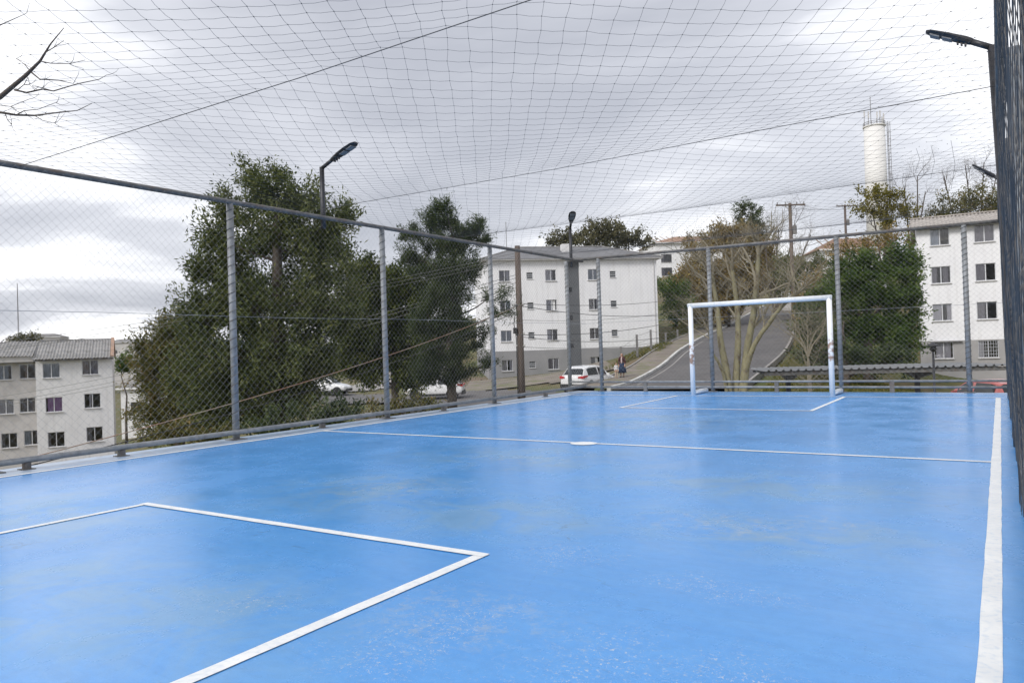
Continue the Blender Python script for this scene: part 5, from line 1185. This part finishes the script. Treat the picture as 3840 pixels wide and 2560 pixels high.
# bare trees
def bare_tree(name, label, base, trunks, bm, twm, depth=3, split=3, leaf=None, scale=1.0, group=None, up=.12, twig_r=1.0, first=1):
    t = tag(empty(name, base), label, 'tree', group); tm = MB(); tw = MB(); lf = [] if leaf else None
    for pts, r_ in trunks:
        P_ = [Vector(p) - Vector(base) for p in pts]; n_ = len(P_)
        tm.tube(resample([Vector(p) for p in P_], .35), list(np.linspace(r_, r_ * .35, len(resample([Vector(p) for p in P_], .35)))), 9, False)
        for i in range(min(first, n_ - 1), n_):
            for k in range(2 if i < n_ - 1 else 4):
                q = P_[i - 1].lerp(P_[i], random.uniform(.4, 1)); dv = (P_[i] - P_[i - 1]).normalized() + Vector((random.gauss(0, .55), random.gauss(0, .55), random.gauss(.1, .3)))
                bare(tw, q, dv, scale * random.uniform(.8, 1.4), max(.012, r_ * .26) * twig_r, depth, split, up, 4, .2, lf)
    tm.build('trunk', bm, t, smooth=True); tw.build('branches', twm, t)
    if leaf: lfs = np.array(lf)[:: leaf[1]]; leaf_mesh('crown', lfs, np.full(len(lfs), leaf[2]), leaf[3], leaf[4], leaf[5], leaf[0], t)
    return t
B = at(2745, 1520, 25); B = Vector((B.x, B.y, gz1(B.x, B.y) - .1))
def tk(*a, d=25): return [B + Vector((random.uniform(-.12, .12), random.uniform(-.12, .12), 0))] + [at(x, y, d + dd) for x, y, dd in a]
bare_tree('bare_tree', 'bare multi-trunk tree with lichen yellow bark behind the goal', B, [(tk((2729, 1428, 0), (2703, 1283, .1), (2691, 1168, .3), (2670, 1030, .5)), .17), (tk((2760, 1428, .2), (2768, 1283, .3), (2764, 1152, .6), (2740, 980, .9)), .16), (tk((2790, 1428, .1), (2806, 1283, 0), (2825, 1187, -.2), (2838, 1050, -.3), (2845, 940, -.3)), .19), (tk((2790, 1420, .1), (2830, 1290, -.3), (2883, 1214, -.6), (2932, 1149, -.8), (3000, 1090, -1)), .13), (tk((2712, 1400, -.2), (2676, 1330, -.4), (2655, 1230, -.6)), .08)], M['lichenbark'], M['twig'], 4, 3, scale=1.15, up=.16, twig_r=1.1, first=3)
B = at(3040, 1440, 33); B = Vector((B.x, B.y, gz1(B.x, B.y) - .1))
bare_tree('bare_shrub', 'tangled pale leafless shrub beside the large dense green tree', B, [([B, at(3030, 1340, 33), at(3010 + dx_, 1240, 33)], .06) for dx_ in (-50, -20, 20, 50, 80)], M['twig'], M['twig'], 3, 4, scale=1.1, up=.05)
for lab, x, d_, tops in (('leafless tree between yellow-green crown and tan roof', 3420, 82, ((3390, 700), (3440, 660), (3470, 720))), ('leafless branching tree above the tan corrugated roof', 3640, 88, ((3540, 660), (3620, 620), (3690, 610), (3740, 640))), ('leafless tree under the yellow-green crown', 3300, 81, ((3270, 790), (3320, 780), (3350, 770))), ('leafless grey tree beside the wooden crossarm pole', 2900, 80, ((2870, 900), (2920, 860), (2980, 840), (3040, 880)))):
    g0 = at(x, 1000, d_); B = Vector((g0.x, g0.y, gz1(g0.x, g0.y) - .2))
    bare_tree('bare_tree', lab, B, [([B, B.lerp(at(tx, ty, d_), .5) + Vector((random.uniform(-.4, .4), 0, .3)), at(tx, ty, d_)], .13) for tx, ty in tops], M['twigdark'], M['twigdark'], 4, 3, scale=2.0, up=.12, twig_r=.95)
# branch of a tree outside the frame, over the fence
B = Vector((-9.6, 10.6, gz1(-9.6, 10.6)))
t = tag(empty('bare_tree', B), 'bare tree branches reaching in over the net above the pale block', 'tree'); tm = MB(); tw = MB()
D9 = 9.6
def q9(x, y, dd=0): return at(x, y, D9 + dd) - B
tm.tube([Vector((0, 0, 0)), Vector((.1, 0, 3)), q9(-420, 620), q9(-220, 470)], [.2, .16, .09, .06], 9)
tw.tube([q9(-220, 470), q9(0, 365), q9(95, 285), q9(150, 230), q9(190, 165), q9(240, 105)], [.05, .03, .024, .016, .009, .004], 6)
for pp, r_ in (([(150, 230), (190, 238), (260, 240), (320, 226)], .008), ([(118, 272), (150, 298), (220, 302), (275, 314)], .011), ([(55, 338), (100, 348), (160, 335), (200, 342), (290, 315), (372, 298), (400, 282)], .013), ([(62, 340), (90, 318), (105, 290)], .007), ([(118, 272), (90, 240), (60, 220)], .006), ([(165, 200), (200, 180), (240, 152)], .008), ([(200, 342), (160, 330), (120, 322)], .005), ([(-220, 470), (0, 422), (60, 432), (130, 434), (200, 425), (290, 415), (345, 388)], .02), ([(60, 432), (90, 416), (145, 410), (210, 385)], .008), ([(130, 434), (160, 452), (205, 462)], .006), ([(20, 428), (28, 450), (45, 468)], .006), ([(-220, 470), (-100, 200), (0, 95), (90, 55)], .016), ([(-40, 390), (40, 400), (110, 372)], .006)):
    P_ = [q9(x, y, random.uniform(-.15, .15)) for x, y in pp]; P_[0] = q9(*pp[0]); tw.tube(P_, list(np.linspace(r_, .003, len(P_))), 5)
    for k in range(3): bare(tw, P_[random.randint(1, len(P_) - 1)], Vector((random.uniform(0, 1), random.uniform(-.3, .3), random.uniform(-.4, .6))), .18, .004, 0, 1)
tm.build('trunk', M['twigdark'], t, smooth=True); tw.build('branches', M['twigdark'], t, smooth=True)

# ------------------------------------------------------------------ grass on the verges
def scatter(name, poly_px, n_, hgt):
    poly = [(at(x, y, d_).x, d_) for x, y, d_ in poly_px]; xs = [p[0] for p in poly]; ys = [p[1] for p in poly]
    X = rng.uniform(min(xs), max(xs), n_ * 3); Y = rng.uniform(min(ys), max(ys), n_ * 3); ok = inpoly(X, Y, poly) & ~inpoly(X, Y, road_poly); X, Y = X[ok][:n_], Y[ok][:n_]; Z = gz(X, Y)
    c = np.c_[X, Y, Z + .05]; o = leaf_mesh(name, c, np.full(len(c), .12), 5, hgt, .03, M['grass'], None, -1.6, None, rng.uniform(.1, .9, len(c)))
    return tag(o, 'short olive green grass on the verges and slopes', 'grass', None, 'stuff')
scatter('grass', [(2180, 1400, 52), (2330, 1400, 56), (2480, 1300, 60), (2640, 1200, 82), (2560, 1200, 84), (2440, 1300, 66)], 5000, .30)
scatter('grass', [(2830, 1400, 37), (2990, 1300, 56), (3300, 1300, 50), (3450, 1300, 42), (3400, 1300, 37)], 7000, .28)
scatter('grass', [(2350, 1400, 22), (2800, 1400, 21), (3000, 1400, 24), (2800, 1400, 38), (2400, 1400, 36)], 6000, .28)

# ------------------------------------------------------------------ poles and wires
pb_ = at(1958, 1495, 31); pt = at(1936, 922, 31); gzp = gz1(pb_.x, pb_.y)
P1 = tag(empty('utility_pole', (pb_.x, pb_.y, gzp)), 'weathered wooden utility pole in front of the stairwell block', 'pole')
hp = pt.z - gzp
MB().tube([(0, 0, -.3), (0.0, 0, hp * .5), (0, 0, hp)], [.155, .135, .11], 12).build('shaft', M['wood'], P1, smooth=True)
for z, dy_ in ((at(1940, 1145, 31).z, .0), (at(1940, 1255, 31).z, 0), (at(1940, 1300, 31).z, 0)):
    MB().tube([(-.18, -.1, z - gzp), (.18, -.1, z - gzp)], .03, 6).build('bracket', M['rail'], P1)
    for s in (-.16, .16): MB().lathe([(.02, -.05), (.045, -.02), (.03, 0), (.045, .02), (.02, .05)], (s, -.1, z - gzp + .05), 8).build('insulator', M['sill'], P1)
MB().box((-.2, -.12, at(1930, 1240, 31).z - gzp), (.16, .12, .24)).build('junction_box', M['blackplastic'], P1)
MB().tube([(-.17, -.12, at(0, 1240, 31).z - gzp), (-.24, -.16, at(0, 1275, 31).z - gzp), (-.16, -.12, at(0, 1330, 31).z - gzp), (-.17, -.1, .4)], .018, 5).build('drop_cable', M['blackcable'], P1, smooth=True)
def crosspole(px, ptop, d_, armw, label):
    p = at(px, ptop, d_); gq = gz1(p.x, p.y); t = tag(empty('utility_pole', (p.x, p.y, gq)), label, 'pole'); h = p.z - gq
    MB().tube([(0, 0, -.3), (0, 0, h)], [.20, .13], 10).build('shaft', M['wood'], t, smooth=True)
    a = MB().box((0, -.14, h - .18), (armw, .10, .13)).build('crossarm', M['wood'], t)
    for s in (-.46, -.18, .22, .46): MB().lathe([(.03, 0), (.05, .05), (.03, .09), (.055, .13), (.03, .2)], (armw * s, -.14, h - .115), 8).build('insulator', M['greypost'], a)
    for s in (-1, 1): MB().tube([(s * .5, -.16, h - .2), (0, -.13, h - .8)], .02, 4).build('brace', M['rail'], t)
    MB().lathe([(.16, -.45), (.17, -.4), (.17, .2), (.14, .3)], (.3, -.1, h - 2.2), 12).build('transformer', M['greypost'], t)
    return t
crosspole(2962, 762, 64, 2.45, 'wooden crossarm pole standing behind the leafless tree by the road')
crosspole(3168, 768, 96, 2.3, 'smaller crossarm pole higher up near the brown-roofed house')
def cable(a, b, sag, r_, m, label, group='overhead cables'):
    A_, B_ = at(*a), at(*b); n_ = 22; o0 = A_
    pts = [A_.lerp(B_, i / n_) - Vector((0, 0, sag * 4 * (i / n_) * (1 - i / n_))) - o0 for i in range(n_ + 1)]
    return tag(MB().tube(pts, r_, 5).build('overhead_cable', m, None, o0, smooth=True), label, 'cable', group)
cable((1940, 1148, 31), (-120, 1775, 12), .30, .010, M['orangecable'], 'faded orange cable sagging low across the big olive tree')
cable((1940, 1165, 31), (-120, 1800, 12.2), .42, .011, M['blackcable'], 'black cable hanging just under the faded orange cable')
for k, (y0, y1) in enumerate(((948, 1325), (960, 1345), (975, 1352))): cable((1936, y0, 30.8), (-300, y1, 20 + k * .4), .25, .007, M['greycable'], ('highest', 'middle', 'lowest')[k] + ' thin grey cable of the upper bundle crossing the big olive tree', 'upper bundle of grey cables')
for k, (y0, y1) in enumerate(((1030, 1505), (1042, 1528), (1060, 1540))): cable((1936, y0, 31.2), (-120, y1, 42), .5, .010, M['greycable'], ('highest', 'middle', 'lowest')[k] + ' of three thin cables crossing the front of the pale block', 'cables before the pale block')
for k, (y0, y1, sg, r_, mm_) in enumerate(((1138, 985, 1.2, .012, 'blackcable'), (1146, 1020, 1.7, .014, 'blackcable'), (1200, 1005, 1.3, .008, 'greycable'), (1255, 1010, 1.5, .014, 'blackcable'), (1262, 1050, 1.9, .012, 'blackcable'), (1300, 1080, 1.6, .010, 'greycable'))):
    cable((1945, y0, 31), (2958, y1, 64), sg, r_, M[mm_], ('topmost black', 'second black', 'upper thin grey', 'third black', 'lowest black', 'lowest thin grey')[k] + ' cable leaving the wooden pole across the stairwell block', 'cables before the stairwell block')
for x0, x1, g_ in ((2914, 3138, 0), (2950, 3160, 0), (3005, 3200, 0)): cable((x0, 768, 64), (x1, 772, 96), .5, .012, M['blackcable'], 'wire strung between the two crossarm poles', 'wires between the crossarm poles')

# footpath fence: concrete posts and wires
vf = tag(empty('post_fence', at(2389, 1342, 58)), 'line of grey concrete posts with wires above the footpath', 'fence'); o0 = vf.location
tops = []
for px, y0, y1, d_ in ((2329, 1300, 1385, 56.5), (2389, 1254, 1345, 58), (2441, 1236, 1322, 61), (2497, 1246, 1306, 66), (2541, 1235, 1285, 71), (2580, 1222, 1265, 76), (2612, 1210, 1250, 81)):
    a, b = at(px, y1, d_), at(px, y0, d_); a.z -= .5; tops.append(b)
    MB().box(((a + b) / 2 - o0), (.15, .15, (b - a).length)).build('post', M['greypost'], vf)
for f in (.12, .7, 1.3):
    MB().tube([p - o0 - Vector((0, 0, f)) for p in tops], .012, 4).build('strand', M['greycable'], vf)
# low roadside wall under the trees on the left street
mw = MB(); a0 = at(1330, 1520, 40); a1 = at(1780, 1500, 44)
v = a1 - a0; tag(MB().box((v.length / 2, 0, 0), (v.length, .25, 1.0)).build('garden_wall', M['concrete'], None, (a0.x, a0.y, gz1(a0.x, a0.y) + .1), math.atan2(v.y, v.x)), 'low concrete wall along the street behind the pine', 'wall')
